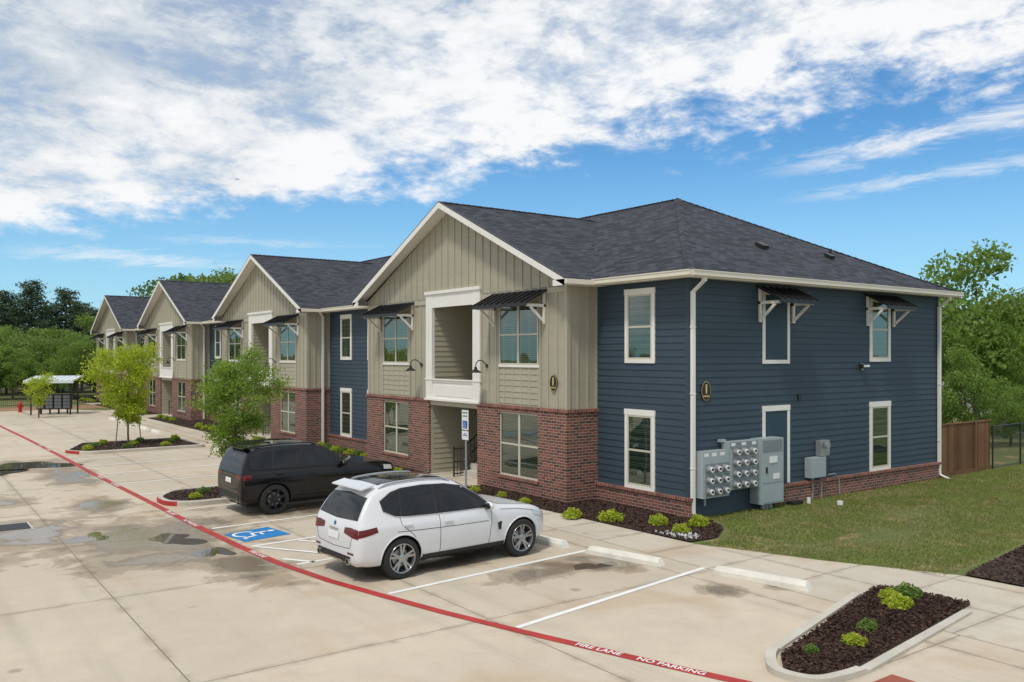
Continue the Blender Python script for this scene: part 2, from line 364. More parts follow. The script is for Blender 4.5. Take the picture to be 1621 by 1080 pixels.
def streak(ax,ay,bx,by,wd,amp):
    L=math.hypot(bx-ax,by-ay); ux,uy=(bx-ax)/L,(by-ay)/L
    dx=g.m('SUBTRACT',R,ax); dy=g.m('SUBTRACT',F,ay)
    t=g.m('DIVIDE',g.m('ADD',g.m('MULTIPLY',dx,ux),g.m('MULTIPLY',dy,uy)),L)
    p=g.m('SUBTRACT',g.m('MULTIPLY',dx,uy),g.m('MULTIPLY',dy,ux))
    p=g.m('DIVIDE',p,wd)
    nn=g.noise(g.comb(g.m('MULTIPLY',t,3.5),g.m('MULTIPLY',p,.7)),1.3,7,.7,.6)
    pp=g.m('ADD',g.m('ABSOLUTE',p),g.m('MULTIPLY',g.m('SUBTRACT',nn,.5),4.2))
    a=g.ss(pp,-.2,1.2,amp,0); e=g.m('MULTIPLY',g.ss(t,-.05,.5),g.ss(t,.8,1.7,1,0)); return g.m('MULTIPLY',a,e)
for st in ((1.45,4.85,2.2,3.35,.24,.8),(1.80,5.65,2.6,4.4,.22,.5),(2.0,3.9,2.7,2.7,.35,.55),(-4.9,8.0,-3.6,9.2,.8,.55),(-3.2,7.3,-1.9,7.7,.35,.3),(3.,4.2,4.5,3.2,.3,.6)):
    cl=g.m('MAXIMUM',cl,streak(*st))
cl=g.m('MULTIPLY',cl,g.ss(Z,.0,.06))
shade=g.m('ADD',g.m('ADD',g.m('MULTIPLY',nC,.9),g.m('MULTIPLY',g.m('SUBTRACT',1.,nB),.75)),g.m('MULTIPLY',g.m('SUBTRACT',.5,nE),.45)); sh=g.ss(g.m('ADD',shade,g.m('MULTIPLY',g.m('MINIMUM',sd,3.),.045)),.72,1.12)
ccol=g.mix(sh,(9.5,9.6,9.7),(5.7,6.4,7.2))
skc=g.mix(1.,sk.outputs[0],(.62,1.10,1.36),'MULTIPLY')
haze=g.ss(Z,0.,.26,.5,0.); skc=g.mix(haze,skc,(5.0,7.4,8.9))
g.put(bg.inputs['Color'],g.mix(cl,skc,ccol))
sun=bpy.data.lights.new('sun','SUN'); sun.energy=2.25; sun.angle=math.radians(8); sun.color=(1,.95,.87)
so=bpy.data.objects.new('sun',sun); so.rotation_euler=(-SD).to_track_quat('-Z','Y').to_euler(); S.collection.objects.link(so)
cam=bpy.data.cameras.new('camera'); co=bpy.data.objects.new('camera',cam); S.collection.objects.link(co); S.camera=co
cam.lens=29.98; cam.sensor_width=36; cam.shift_y=22/1621; cam.clip_end=6000; cam.clip_start=.1
co.location=(0,0,3.95); co.rotation_euler=(math.radians(90),0,math.radians(-36))
# ---------------------------------------------------------------- ground
def poly(name,pts,z,m):
    b=MB(); b.face([(x,y,z) for x,y in pts],m,(0,0,1)); return b.obj(name)
poly('ground',[(-1500,-1500),(2500,-1500),(2500,2500),(-1500,2500)],0,grassg)
poly('parking_lot',[(-30,-25),(12.15,-25),(12.15,66),(10,69),(-30,69)],.006,conc)
poly('sidewalk',[(12.15,-25),(34,-25),(34,6.55),(15.5,6.6),(15.45,7.62),(14.41,9.75),(13.53,12.14),(13.42,17.),(13.3,21.4),(14.9,21.4),(14.9,24.8),(13.0,24.8),(12.8,66),(12.15,66)],.010,walkm)
b=MB()
for k in range(1,4): b.face([(12.7,21.6+17.5*k,.014),(14.9,21.6+17.5*k,.014),(14.9,24.5+17.5*k,.014),(12.7,24.5+17.5*k,.014)],walkm,(0,0,1))
b.obj('entrance_path')
def puddle(cx,cy,ra,rb,sd,z=.0085):
    r=random.Random(sd); ph=[r.uniform(0,6.3) for _ in range(5)]; b=MB(); pts=[]
    for i in range(70):
        a=2*math.pi*i/70; k=1+sum(.30/(j+1)**.8*math.sin((j+2)*a+ph[j]) for j in range(5)); pts.append((cx+ra*k*math.cos(a),cy+rb*k*math.sin(a),z))
    c=(cx,cy,z)
    for i in range(70): b.face([c,pts[i],pts[(i+1)%70]],water,(0,0,1))
    b.obj('puddle')
puddle(3.6,34.6,1.3,1.5,3); puddle(2.2,33.0,1.1,1.1,8); puddle(4.9,19.0,.45,.6,5); puddle(10.6,12.0,.42,.2,9); puddle(5.2,17.3,.3,.45,13); puddle(3.4,20.2,.35,.5,21)
# markings
red=[(4.6,66.),(4.82,54.8),(5.1,46.),(5.30,37.4),(5.39,30.8),(5.5,27.),(5.58,24.),(5.65,20.7),(5.77,17.6),(5.92,15.6),(6.17,13.9),(6.5,12.5),(6.82,11.2),(7.22,9.85),(7.55,8.83),(7.80,8.05),(8.05,7.30),(8.32,6.55),(8.7,5.5),(9.1,4.3)]
b=MB(); b.ribbon([(x,y,.012) for x,y in red],.17,redp); fl=b.obj('fire_lane_line')
def onred(y):
    for (x0,y0),(x1,y1) in zip(red[:-1],red[1:]):
        if y1<=y<=y0:
            t=(y-y0)/(y1-y0); return x0+(x1-x0)*t,(V((x1-x0,y1-y0,0))).normalized()
for y,s in ((8.55,'FIRE LANE'),(7.55,'NO PARKING'),(20.6,'NO PARKING'),(22.2,'FIRE LANE'),(16.6,'FIRE LANE'),(28.,'NO PARKING'),(30,'FIRE LANE'),(40.,'NO PARKING'),(42,'FIRE LANE')):
    x,d=onred(y); text('fire_lane_lettering',s,(x,y,.016),d,V((-d.y,d.x,0)),.155,whitep,fl,ext=0)
b=MB()
def stripe(x0,y0,x1,y1,w=.1): b.ribbon([(x0,y0,.012),(x1,y1,.012)],w,whitep)
stripe(6.62,12.58,11.3,13.02); stripe(7.30,9.93,12.15,10.68)
stripe(5.98,17.35,10.9,17.7); stripe(6.10,15.95,6.5,15.35); stripe(6.15,15.35,11.0,15.7)
for k in range(6):
    x=5.98+k*.95; b.ribbon([(x+.05,17.25+.06*k,.0165),(x+1.25,15.45+.06*k,.0165)],.09,whitep)
stripe(5.86,19.65,10.9,20.0); stripe(6.03,22.5,10.9,22.75)
for y in (25.6,28.1,30.7,33.2,35.7,43.6,46.2,48.8,51.4,54,56.6,59.2): stripe(5.55,y,10.7,y+.35)
b.obj('parking_stripes')
def isa(mb,o,u,v,s,m):
    o,u,v=V(o),V(u),V(v); n=u.cross(v); q=lambda x,y:o+(u*(x-.3)+v*(y-.5))*s
    mb.face([q(.1+.085*math.cos(a*math.pi/8),.92+.085*math.sin(a*math.pi/8)) for a in range(16)],m,n)
    mb.ribbon([q(.10,.8),(q(.14,.42)),q(.42,.40)],.085*s,m,n=n); mb.ribbon([q(.42,.44),q(.56,.08),q(.68,.12)],.08*s,m,n=n)
    mb.ribbon([q(.12,.62),q(.40,.62)],.065*s,m,n=n)
    mb.ribbon([q(.15+.27*math.cos(math.radians(a)),.27+.27*math.sin(math.radians(a))) for a in range(125,345,12)],.07*s,m,n=n)
b=MB(); b.face([(5.88,18.85,.012),(6.95,19.1,.012),(7.1,18.05,.012),(6.0,17.85,.012)],bluepaint,(0,0,1)); isa(b,(6.48,18.45,.016),(0.04,-1,0),(1,.04,0),.92,whitep); b.obj('accessible_parking_marking')
b=MB(); b.box(1.75,22.0,.0,2.6,23.0,.012,kerbm)
for k in range(9): b.box(1.8,22.05+k*.1,.012,2.55,22.11+k*.1,.02,black)
b.obj('drain_grate')
def offs(pts,d):
    c=V((sum(p[0] for p in pts)/len(pts),sum(p[1] for p in pts)/len(pts))); out=[]; n=len(pts)
    for i in range(n):
        a,p,q=[V(pts[j%n]) for j in (i-1,i,i+1)]
        n1=(p-a).normalized(); n1=V((-n1.y,n1.x)); n2=(q-p).normalized(); n2=V((-n2.y,n2.x))
        if n1.dot(c-p)<0: n1=-n1
        if n2.dot(c-p)<0: n2=-n2
        k=(n1+n2).normalized(); out.append(tuple(p+k*d/max(.5,k.dot(n1))))
    return out
def rounded(pts,r=.4,k=4):
    out=[]; n=len(pts)
    for i in range(n):
        a,p,q=[V(pts[j%n]) for j in (i-1,i,i+1)]
        rr=min(r,(a-p).length*.45,(q-p).length*.45); s=p+(a-p).normalized()*rr; e=p+(q-p).normalized()*rr
        for t in range(k+1):
            t/=k; out.append(tuple(s*(1-t)**2+p*2*t*(1-t)+e*t*t))
    return out
def inpoly(x,y,pts):
    c=np.zeros(x.shape,bool); n=len(pts)
    for i in range(n):
        x0,y0=pts[i-1]; x1,y1=pts[i]
        if y0==y1: continue
        c^=((y0>y)!=(y1>y))&(x<(x1-x0)*(y-y0)/(y1-y0)+x0)
    return c
def scatter(pts,n):
    a=np.array(pts); lo,hi=a.min(0),a.max(0); k=int(n*1.8)
    x=rng.uniform(lo[0],hi[0],k); y=rng.uniform(lo[1],hi[1],k); m=inpoly(x,y,pts); return x[m][:n],y[m][:n]
def bed(name,pts,z,n,parent=None):
    b=MB(); b.face([(x,y,z) for x,y in pts],mulchm,(0,0,1)); o=b.obj(name,parent)
    x,y=scatter(pts,n); c=np.stack([x,y,np.full(len(x),z+.012)+rng.uniform(0,.02,len(x))],1)
    me=npmesh('chips',leafverts(c,.07,.4,.6),4,[chipm]); q=bpy.data.objects.new('mulch_chips',me); S.collection.objects.link(q); q.parent=o; return o
def island(name,pts,h=.13,wd=.15,n=2500,r=.4,redside=None):
    pts=rounded(pts,r); inn=offs(pts,wd); b=MB(); k=len(pts); mid=offs(pts,.02)
    for i in range(k):
        j=(i+1)%k; A=[(*pts[q],0) for q in (i,j)]; B=[(*pts[q],h-.02) for q in (i,j)]; C=[(*mid[q],h) for q in (i,j)]; D=[(*inn[q],h) for q in (i,j)]
        mm=kerbm
        if redside and redside(*pts[i]) : mm=redp
        ctr=V((sum(p[0] for p in pts)/k,sum(p[1] for p in pts)/k,0))
        b.face([A[0],A[1],B[1],B[0]],mm,V(A[0])-ctr); b.face([B[0],B[1],C[1],C[0]],mm,(0,0,1)); b.face([C[0],C[1],D[1],D[0]],kerbm,(0,0,1))
        b.face([D[0],D[1],(*inn[j],h-.06),(*inn[i],h-.06)],kerbm)
    o=b.obj(name); bed('mulch',inn,h-.035,n,o); return o
island('planting_island',[(5.55,38.2),(6.6,41.2),(10.7,41.2),(10.9,37.2),(6.2,37.1)],redside=lambda x,y:x<6.0)
island('planting_island',[(5.72,24.3),(6.4,25.3),(11.,25.3),(11.,22.95),(6.3,22.85),(5.75,23.3)],redside=lambda x,y:x<6.0)
# near planter: flush bed with a kerb on the drive side only
bed('planter_bed',rounded([(8.97,6.6),(9.4,6.96),(13.4,8.05),(13.66,7.88),(13.8,6.62),(9.62,6.10),(9.15,6.22)],.12,3),.035,7500)
b=MB(); kp=rounded([(13.2,8.10),(9.34,7.09),(8.78,6.62),(8.92,6.1),(9.62,5.98),(13.7,6.50)],.42,8)[8:-8]; kp=[V((*p,0)) for p in kp]
L_,R2_=b.edges(kp,.13); HK=[.085 if 3<i<len(kp)-4 else .05 for i in range(len(kp))]
for i in range(len(kp)-1):
    z0,z1=V((0,0,HK[i])),V((0,0,HK[i+1]))
    b.face([L_[i]+z0,L_[i+1]+z1,R2_[i+1]+z1,R2_[i]+z0],kerbm,(0,0,1)); b.face([L_[i],L_[i+1],L_[i+1]+z1,L_[i]+z0],kerbm,L_[i]-R2_[i]); b.face([R2_[i],R2_[i+1],R2_[i+1]+z1,R2_[i]+z0],kerbm,R2_[i]-L_[i])
b.obj('planter_kerb')
bed('mulch_bed',[(15.5,7.58),(18.9,8.03),(34,9.),(34,6.6),(15.55,6.62)],.03,9000)
b=MB(); b.box(9.25,4.9,.0,9.95,5.74,.022,tactile); b.obj('tactile_paving')
bed('mulch_bed',rounded([(13.36,21.3),(13.4,17.),(13.47,14.),(13.56,12.3),(14.35,12.25),(15.3,12.85),(15.7,13.6),(15.75,14.05),(15.45,14.1),(15.45,17.35),(14.4,17.4),(14.4,21.3)],.12,2),.03,7000)
for k in range(4):
    y0=17.4+17.5*k; bed('mulch_bed',[(13.1,y0+7.5),(14.4,y0+7.5),(14.4,y0+11.6),(15.45,y0+11.6),(15.45,y0+17.4),(14.4,y0+17.5),(14.4,y0+21.5),(12.9,y0+21.5)],.03,2500)
def stop(p,q):
    p,q=V((*p,0)),V((*q,0)); d=(q-p).normalized(); n=V((-d.y,d.x,0)); b=MB()
    prof=[(-.10,.0),(-.095,.08),(-.055,.145),(.055,.145),(.095,.08),(.10,0)]
    A=[p+n*a+V((0,0,z+.008)) for a,z in prof]; B=[x+(q-p) for x in A]; A=[x+d*.06*(z/.145) for x,(a,z) in zip(A,prof)]; B=[x-d*.06*(z/.145) for x,(a,z) in zip(B,prof)]
    for i in range(5): b.face([A[i],B[i],B[i+1],A[i+1]],stopm,n*(prof[i][0]+prof[i+1][0])+V((0,0,.1)))
    b.face(A,stopm,-d); b.face(B,stopm,d)
    return b.obj('wheel_stop')
stop((11.22,12.85),(11.6,11.2)); stop((12.0,10.3),(12.42,8.6)); stop((10.95,15.1),(11.1,13.4)); stop((10.9,21.9),(10.95,20.3)); stop((10.8,19.5),(10.9,17.9))
for y in (26.1,28.7,31.2,33.7,44.1,46.7,49.3,52,54.6): stop((10.75,y+1.9),(10.78,y+.4))
# ---------------------------------------------------------------- grass
lawn=[(15.9,14.05),(15.75,13.3),(15.2,12.6),(14.4,12.1),(13.62,12.1),(14.5,9.75),(15.2,7.75),(18.9,8.15),(30,9.),(34,9.2),(34,14.1),(27,14.05),(18.7,14.05)]
x,y=scatter(lawn,120000)
def bare(x,y): return np.exp(-(((x-17.6)/1.5)**2+((y-10.3)/.45)**2))+.85*np.exp(-(((x-20.5)/1.2)**2+((y-11.3)/.5)**2))+.7*np.exp(-(((x-15.0)/.5)**2+((y-10.9)/.4)**2))+.6*np.exp(-(((x-23)/1.6)**2+((y-13.4)/.25)**2))+.5*np.exp(-(((x-17.2)/.8)**2+((y-12.6)/.3)**2))
nz=np.sin(x*2.1+y*.7)*np.sin(y*2.7-x*.9)+.5*np.sin(x*5.3)*np.sin(y*4.9)
keep=rng.uniform(0,1,len(x))>np.clip(bare(x,y)*1.05+.42*np.clip(nz,0,1),0,.95); x=x[keep];y=y[keep];nz=nz[keep]
n=len(x); hgt=rng.uniform(.02,.06,n)*(1+.3*nz); a=rng.uniform(0,2*np.pi,n); wv=rng.uniform(.006,.012,n)
base=np.stack([x,y,np.zeros(n)],1); dx=np.stack([np.cos(a)*wv,np.sin(a)*wv,np.zeros(n)],1)
tip=base+np.stack([rng.normal(0,.03,n),rng.normal(0,.03,n),hgt],1)
q=np.stack([base-dx,base+dx,tip],1).reshape(-1,3)
mi=(rng.uniform(0,1,n)<np.clip(.15+.8*bare(x,y)+.25*nz,0.04,.92)).astype(int)
me=npmesh('lawn',q,3,[bladem,bladet],mi); o=bpy.data.objects.new('lawn_grass',me); S.collection.objects.link(o)
# ---------------------------------------------------------------- building
B=empty('apartment_building')
WX=15.5; BX=14.45; Y0=14.1; XE=27.1; YE=84.8; EV=5.90
NX=V((-1,0,0)); NY=V((0,-1,0)); UY=V((0,1,0)); UX=V((1,0,0)); UZ=V((0,0,1))
def lap(mb,o,u,n,L,z0,z1,m,p=.17,out=.018):
    o,u,n=V(o),V(u),V(n); z=math.floor(z0/p)*p
    while z<z1-1e-4:
        a=max(z,z0); c=min(z+p,z1)
        if c-a>.004:
            f=lambda zz: out*(1-(zz-z)/p)+.002
            mb.face([o+n*f(a)+UZ*a,o+u*L+n*f(a)+UZ*a,o+u*L+n*f(c)+UZ*c,o+n*f(c)+UZ*c],m,n)
            mb.face([o+n*f(a)+UZ*a,o+u*L+n*f(a)+UZ*a,o+u*L+UZ*a,o+UZ*a],m,-UZ)
        z+=p
def batten(mb,o,u,n,L,z0,zf,m,p=.40):
    o,u,n=V(o),V(u),V(n); k=int(round(L/p)); p=L/k
    N=24
    for i in range(N):
        a,c=L*i/N,L*(i+1)/N; mb.face([o+u*a+UZ*z0,o+u*c+UZ*z0,o+u*c+UZ*zf(c),o+u*a+UZ*zf(a)],m,n)
    for i in range(k+1):
        a=min(max(i*p,.03),L-.03); t=min(zf(a-.02),zf(a+.02))
        if t-z0>.05: mb.obox(o+u*(a-.027)+UZ*z0,u*.054,n*.028,UZ*(t-z0),tan2)
def holed(mb,o,u,n,L,z0,z1,holes,m,depth=.09):
    us=sorted({0,L,*[h[0] for h in holes],*[h[1] for h in holes]}); zs=sorted({z0,z1,*[h[2] for h in holes],*[h[3] for h in holes]})
    o,u,n=V(o),V(u),V(n)
    for a,c in zip(us[:-1],us[1:]):
        for d,e in zip(zs[:-1],zs[1:]):
            mu,mz=(a+c)/2,(d+e)/2
            if any(h[0]<mu<h[1] and h[2]<mz<h[3] for h in holes): continue
            mb.face([o+u*a+UZ*d,o+u*c+UZ*d,o+u*c+UZ*e,o+u*a+UZ*e],m,n)
    for a,c,d,e in holes:
        for p,q,nn in (((a,d),(c,d),UZ),((a,e),(c,e),-UZ),((a,d),(a,e),u),((c,d),(c,e),-u)):
            mb.face([o+u*p[0]+UZ*p[1],o+u*q[0]+UZ*q[1],o+u*q[0]+UZ*q[1]-n*depth,o+u*p[0]+UZ*p[1]-n*depth],m,nn)
walls=MB(); bb=MB(); bk=MB(); tr=MB(); wn=MB(); gl=MB(); aw=MB(); ft=MB()
def window(o,u,n,u0,z0,w,h,trim=0.,out=.02,twin=False,blind=1.,sill=False):
    o,u,n=V(o),V(u),V(n); at=lambda a,z,d: o+u*a+UZ*z+n*d
    if trim:
        t=trim
        wn.obox(at(u0-t,z0-t,out-.01),u*(w+2*t),n*.035,UZ*t,white); wn.obox(at(u0-t-.01,z0+h,out-.01),u*(w+2*t+.02),n*.040,UZ*t*1.5,white)
        wn.obox(at(u0-t,z0,out-.01),u*t,n*.032,UZ*h,white); wn.obox(at(u0+w,z0,out-.01),u*t,n*.032,UZ*h,white)
    fr=.045
    def fb(a,z,ww,hh,d0,th,m=vinyl): wn.obox(at(a,z,d0),u*ww,n*th,UZ*hh,m)
    d=out-.012
    fb(u0,z0,w,fr,d,.034); fb(u0,z0+h-fr,w,fr,d,.034); fb(u0,z0+fr,fr,h-2*fr,d,.034); fb(u0+w-fr,z0+fr,fr,h-2*fr,d,.034)
    cols=[(u0+fr,u0+w-fr)]
    if twin:
        fb(u0+w/2-.04,z0+fr,.08,h-2*fr,d,.034); cols=[(u0+fr,u0+w/2-.04),(u0+w/2+.04,u0+w-fr)]
    drop=random.choice((1,1,.97,.5 if not twin else 1,.9))
    for a,c in cols:
        fb(a,z0+h*.5-.025,c-a,.05,d,.028)
        gl.face([at(a,z0+fr,out+.004),at(c,z0+fr,out+.004),at(c,z0+h-fr,out+.004),at(a,z0+h-fr,out+.004)],wglass,n)
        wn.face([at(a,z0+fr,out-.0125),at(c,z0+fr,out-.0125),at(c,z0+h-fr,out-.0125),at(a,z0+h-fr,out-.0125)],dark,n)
        zb=z0+h-fr-(h-2*fr)*blind*drop*random.choice((1,1,.985))
        z=z0+h-fr-.05; tl=random.choice((.034,.027,.022,.030))
        while z>zb+.0:
            wn.face([at(a+.01,z,out-.011),at(c-.01,z,out-.011),at(c-.01,z+tl,out-.0015),at(a+.01,z+tl,out-.0015)],slat,n); z-=.05
def awning(o,u,n,u0,w,zt=5.72,proj=.72,drop=.36):
    o,u,n=V(o),V(u),V(n); at=lambda a,z,d:o+u*a+UZ*z+n*d
    A=at(u0,zt,.02); sl=n*proj-UZ*drop; up=sl.cross(u).normalized(); up=up if up.z>0 else -up
    aw.obox(A-up*.02,u*w,sl,up*.02,blackm)
    k=int(w/.27)
    for i in range(k+1):
        a=w*i/k; a=min(max(a,.012),w-.012); aw.obox(A+u*(a-.012)+up*.0005,u*.024,sl,up*.035,blackm)
    aw.obox(at(u0-.01,zt-drop-.09,proj+.018),u*(w+.02),n*.02,UZ*.09,blackm)
    aw.obox(at(u0,zt-.02,.015),u*w,n*.03,UZ*.06,blackm)
    for a in (u0+.08,u0+w-.15):
        aw.obox(at(a,zt-.92,.02),u*.07,n*.06,UZ*.88,white)
        aw.obox(at(a,zt-drop-.10,.02),u*.07,n*(proj-.08),UZ*.075,white)
        p=at(a+.008,zt-.86,.06); q=at(a+.008,zt-drop-.10,proj-.2); d=(q-p).normalized(); e=u.cross(d).normalized()*.06
        aw.obox(p-e/2,u*.054,q-p,e,white)
O=V((WX,Y0,0)); L=XE-WX
lap(walls,O,UX,NY,3.2,0.,.52,blue); lap(walls,O,UX,NY,L,.52,EV,blue)
bk.box(18.7,Y0-.09,-.1,XE+.02,Y0+.02,.46,brick); bk.box(18.68,Y0-.13,.46,XE+.05,Y0+.02,.53,sold)
for z0,h in ((3.85,1.70),(.62,1.80)):
    window(O,UX,NY,23.30-WX,z0,.90,h,.10)
for z0,h in ((3.82,1.70),(.55,1.93)):
    a=18.36-WX; t=.10
    tr.obox(O+UX*(a)+UZ*z0+NY*.015,UX*.93,NY*.012,UZ*h,bluep)
    tr.obox(O+UX*(a-t)+UZ*(z0-(t if z0>1 else 0))+NY*.012,UX*t,NY*.03,UZ*(h+(t if z0>1 else 0)),white); tr.obox(O+UX*(a+.93)+UZ*(z0-(t if z0>1 else 0))+NY*.012,UX*t,NY*.03,UZ*(h+(t if z0>1 else 0)),white)
    tr.obox(O+UX*(a-t-.01)+UZ*(z0+h)+NY*.012,UX*(.95+2*t),NY*.035,UZ*.14,white)
    if z0>1: tr.obox(O+UX*a+UZ*(z0-t)+NY*.012,UX*.93,NY*.03,UZ*t,white)
awning(O,UX,NY,18.02-WX,1.62); awning(O,UX,NY,22.95-WX,1.62)
tr.box(WX-.03,Y0-.03,0.,WX+.07,Y0+.07,EV,blue)
tr.box(XE-.07,Y0-.028,.53,XE+.03,Y0+.07,EV,blue)
def recess(ya,yb,wins):
    o=V((WX,ya,0)); lap(walls,o,UY,NX,yb-ya,.45,EV,blue)
    bk.box(WX-.07,ya-.0+(-.09 if ya<15 else 0),-.1,WX+.02,yb,.44,brick); bk.box(WX-.11,ya+(-.12 if ya<15 else 0),.44,WX+.02,yb,.51,sold)
    for wy in wins:
        window(o,UY,NX,wy-ya,3.84,.88,1.66,.10); window(o,UY,NX,wy-ya,.60,.88,1.80,.10)
recess(Y0,17.4,[15.30])
for k in range(3):
    ya=29.+17.5*k; recess(ya,ya+5.9,[ya+3.75,ya+1.2])
recess(17.4+17.5*3+11.6,YE,[82.6])
lap(walls,(XE,Y0,0),UY,UX,YE-Y0,0,EV,blue,p=.34); lap(walls,(WX,YE,0),UX,UY,XE-WX,0,EV,blue,p=.34)
BW=11.6; RZ=8.80; GX=14.0; HW=BW/2+.42; ZE=5.95
def gz(u): return RZ-.16-abs(u-BW/2)*((RZ-ZE)/HW)
roof=MB(); fas=MB()
def slab(pts,udir,m=shing,th=.03):
    pts=[V(p) for p in pts]; n=(pts[1]-pts[0]).cross(pts[2]-pts[0]).normalized(); n=n if n.z>0 else -n
    u=V(udir).normalized(); v=n.cross(u); v=v if v.z>0 else -v
    roof.face(pts,m,n,[(p.dot(u),p.dot(v)) for p in pts])
for k in range(4):
    yb=17.4+17.5*k; o=V((BX,yb,0)); at=lambda a,z,d=0:o+UY*a+UZ*z+NX*d
    bat0=2.5
    batten(bb,o,UY,NX,4.07,bat0,lambda a:5.62,tan); batten(bb,o+UY*7.3,UY,NX,BW-7.3,bat0,lambda a:5.62,tan)
    batten(bb,o+UZ*0,UY,NX,BW,5.78,gz,tan)
    tr.obox(at(0,5.62,.0),UY*BW,NX*.035,UZ*.16,tan2)
    bb.face([at(0,5.62),at(BW,5.62),at(BW,5.80),at(0,5.80)],tan,NX)
    tr.box(BX-.034,yb-.034,2.5,BX+.09,yb+.09,5.95,tan2); tr.box(BX-.034,yb+BW-.09,2.5,BX+.09,yb+BW+.034,5.95,tan2)
    batten(bb,(BX,yb,0),UX,NY,WX-BX,2.5,lambda a:EV,tan,.35); batten(bb,(BX,yb+BW,0),UX,UY,WX-BX,2.5,lambda a:EV,tan,.35)
    wu=[(1.20,1.86),(8.50,1.86)]
    holed(bk,at(-.05,0,.06),UY,NX,4.25,-.1,2.42,[(1.25,3.11,.46,2.30)],brick)
    holed(bk,at(7.13,0,.06),UY,NX,BW+.05-7.13,-.1,2.42,[(8.50-7.13,10.36-7.13,.46,2.30)],brick)
    bk.box(BX-.06,yb-.05,-.1,WX,yb-.049,2.42,brick); bk.box(BX-.06,yb+BW+.049,-.1,WX,yb+BW+.05,2.42,brick)
    bk.box(BX-.06,yb+4.20,-.1,BX+.12,yb+4.205,2.42,brick); bk.box(BX-.06,yb+7.125,-.1,BX+.12,yb+7.13,2.42,brick)
    for a,c in ((-.09,4.22),(7.11,BW+.09)):
        bk.box(BX-.10,yb+a,2.42,BX+.03,yb+c,2.50,sold)
    bk.box(BX+.03,yb-.09,2.42,WX,yb+.03,2.50,sold); bk.box(BX+.03,yb+BW-.03,2.42,WX,yb+BW+.09,2.50,sold)
    for a,w_ in wu:
        bk.obox(at(a-.05,.38,.05),UY*(w_+.1),NX*.045,UZ*.08,sold)
        window(at(0,0,-.03),UY,NX,a,.46,w_,1.84,0,.02,True)
        lap(bb,at(a-.06,0,.006),UY,NX,w_+.12,2.5,3.62,tan,.17); lap(bb,at(a-.06,0,.006),UY,NX,w_+.12,5.35,5.62,tan,.17)
        tr.obox(at(a-.10,2.5,.0),UY*.06,NX*.045,UZ*3.12,tan2); tr.obox(at(a+w_+.04,2.5,.0),UY*.06,NX*.045,UZ*3.12,tan2)
        tr.obox(at(a-.04,3.60,.0),UY*(w_+.08),NX*.05,UZ*.07,white)
        window(at(0,0,.0),UY,NX,a,3.67,w_,1.72,0,.03,True)
        awning(o,UY,NX,a-.38,w_+.76)
    T=white
    tr.obox(at(4.07,2.52,-.05),UY*.40,NX*.11,UZ*3.42,T); tr.obox(at(6.90,2.52,-.05),UY*.40,NX*.11,UZ*3.42,T)
    tr.obox(at(4.47,5.50,-.05),UY*2.43,NX*.10,UZ*.44,T); tr.obox(at(4.47,3.06,-.05),UY*2.43,NX*.10,UZ*.08,T)
    tr.obox(at(4.47,2.52,-.05),UY*2.43,NX*.075,UZ*.54,T); tr.obox(at(4.60,2.62,.026),UY*2.17,NX*.012,UZ*.34,T)
    tr.obox(at(4.03,5.94,-.02),UY*3.31,NX*.12,UZ*.10,T); tr.obox(at(4.03,2.46,-.02),UY*3.31,NX*.13,UZ*.06,T)
    tr.obox(at(4.02,3.13,-.05),UY*3.33,NX*.13,UZ*.04,T)
    tr.obox(at(4.20,2.30,-.06),UY*2.93,NX*.06,UZ*.20,tan2)
    for a in (4.20,7.09): tr.obox(at(a,0,-.13),UY*.04,NX*.08,UZ*2.3,tan2)
    for ya,nn in ((yb+4.45,UY),(yb+6.92,-UY)):
        lap(walls,(BX+.05,ya,0),UX,nn,9.5,2.9,5.7,tan,.17)
    for ya,nn in ((yb+4.22,UY),(yb+7.10,-UY)):
        lap(walls,(BX+.12,ya,0),UX,nn,9.5,.02,2.7,tan,.17)
    walls.box(BX+.05,yb+4.0,2.68,BX+9.5,yb+7.3,2.92,tan2); walls.box(BX+.05,yb+4.0,5.62,BX+9.5,yb+7.3,5.7,tan2)
    walls.box(BX+9.5,yb+4.0,0,BX+9.6,yb+7.3,5.7,tan2); walls.box(BX-.02,yb+4.2,-.05,BX+9.5,yb+7.12,.02,walkm)
    walls.box(BX+2.6,yb+7.06,.02,BX+3.5,yb+7.09,2.1,dark)
    y=yb+5.95; xs=BX+.55
    for i in range(12):
        walls.box(xs+i*.27,yb+4.3,.022 if i==0 else i*.205,xs+.29+i*.27,y-.03,.205*(i+1),kerbm)
    for dz in (.12,.5,.92):
        ft.cyl((xs-.35,y,dz),(xs,y,dz),.02,black); ft.cyl((xs,y,dz),(xs+2.6,y,dz+2.0),.02,black)
    for i in range(20):
        xx=xs-.35+i*.13; zz=max(0,(xx-xs)*.77); ft.cyl((xx,y,zz+.05),(xx,y,zz+.92),.011,black,seg=6)
    ft.cyl((xs-.35,y,0),(xs-.35,y,1.0),.03,black)
    yc=yb+BW/2; ya=yc-HW; yd=yc+HW; XR=21.3
    slab([(GX,ya,ZE),(XR,ya,ZE),(XR,yc,RZ),(GX,yc,RZ)],(1,0,0)); slab([(GX,yd,ZE),(XR,yd,ZE),(XR,yc,RZ),(GX,yc,RZ)],(1,0,0))
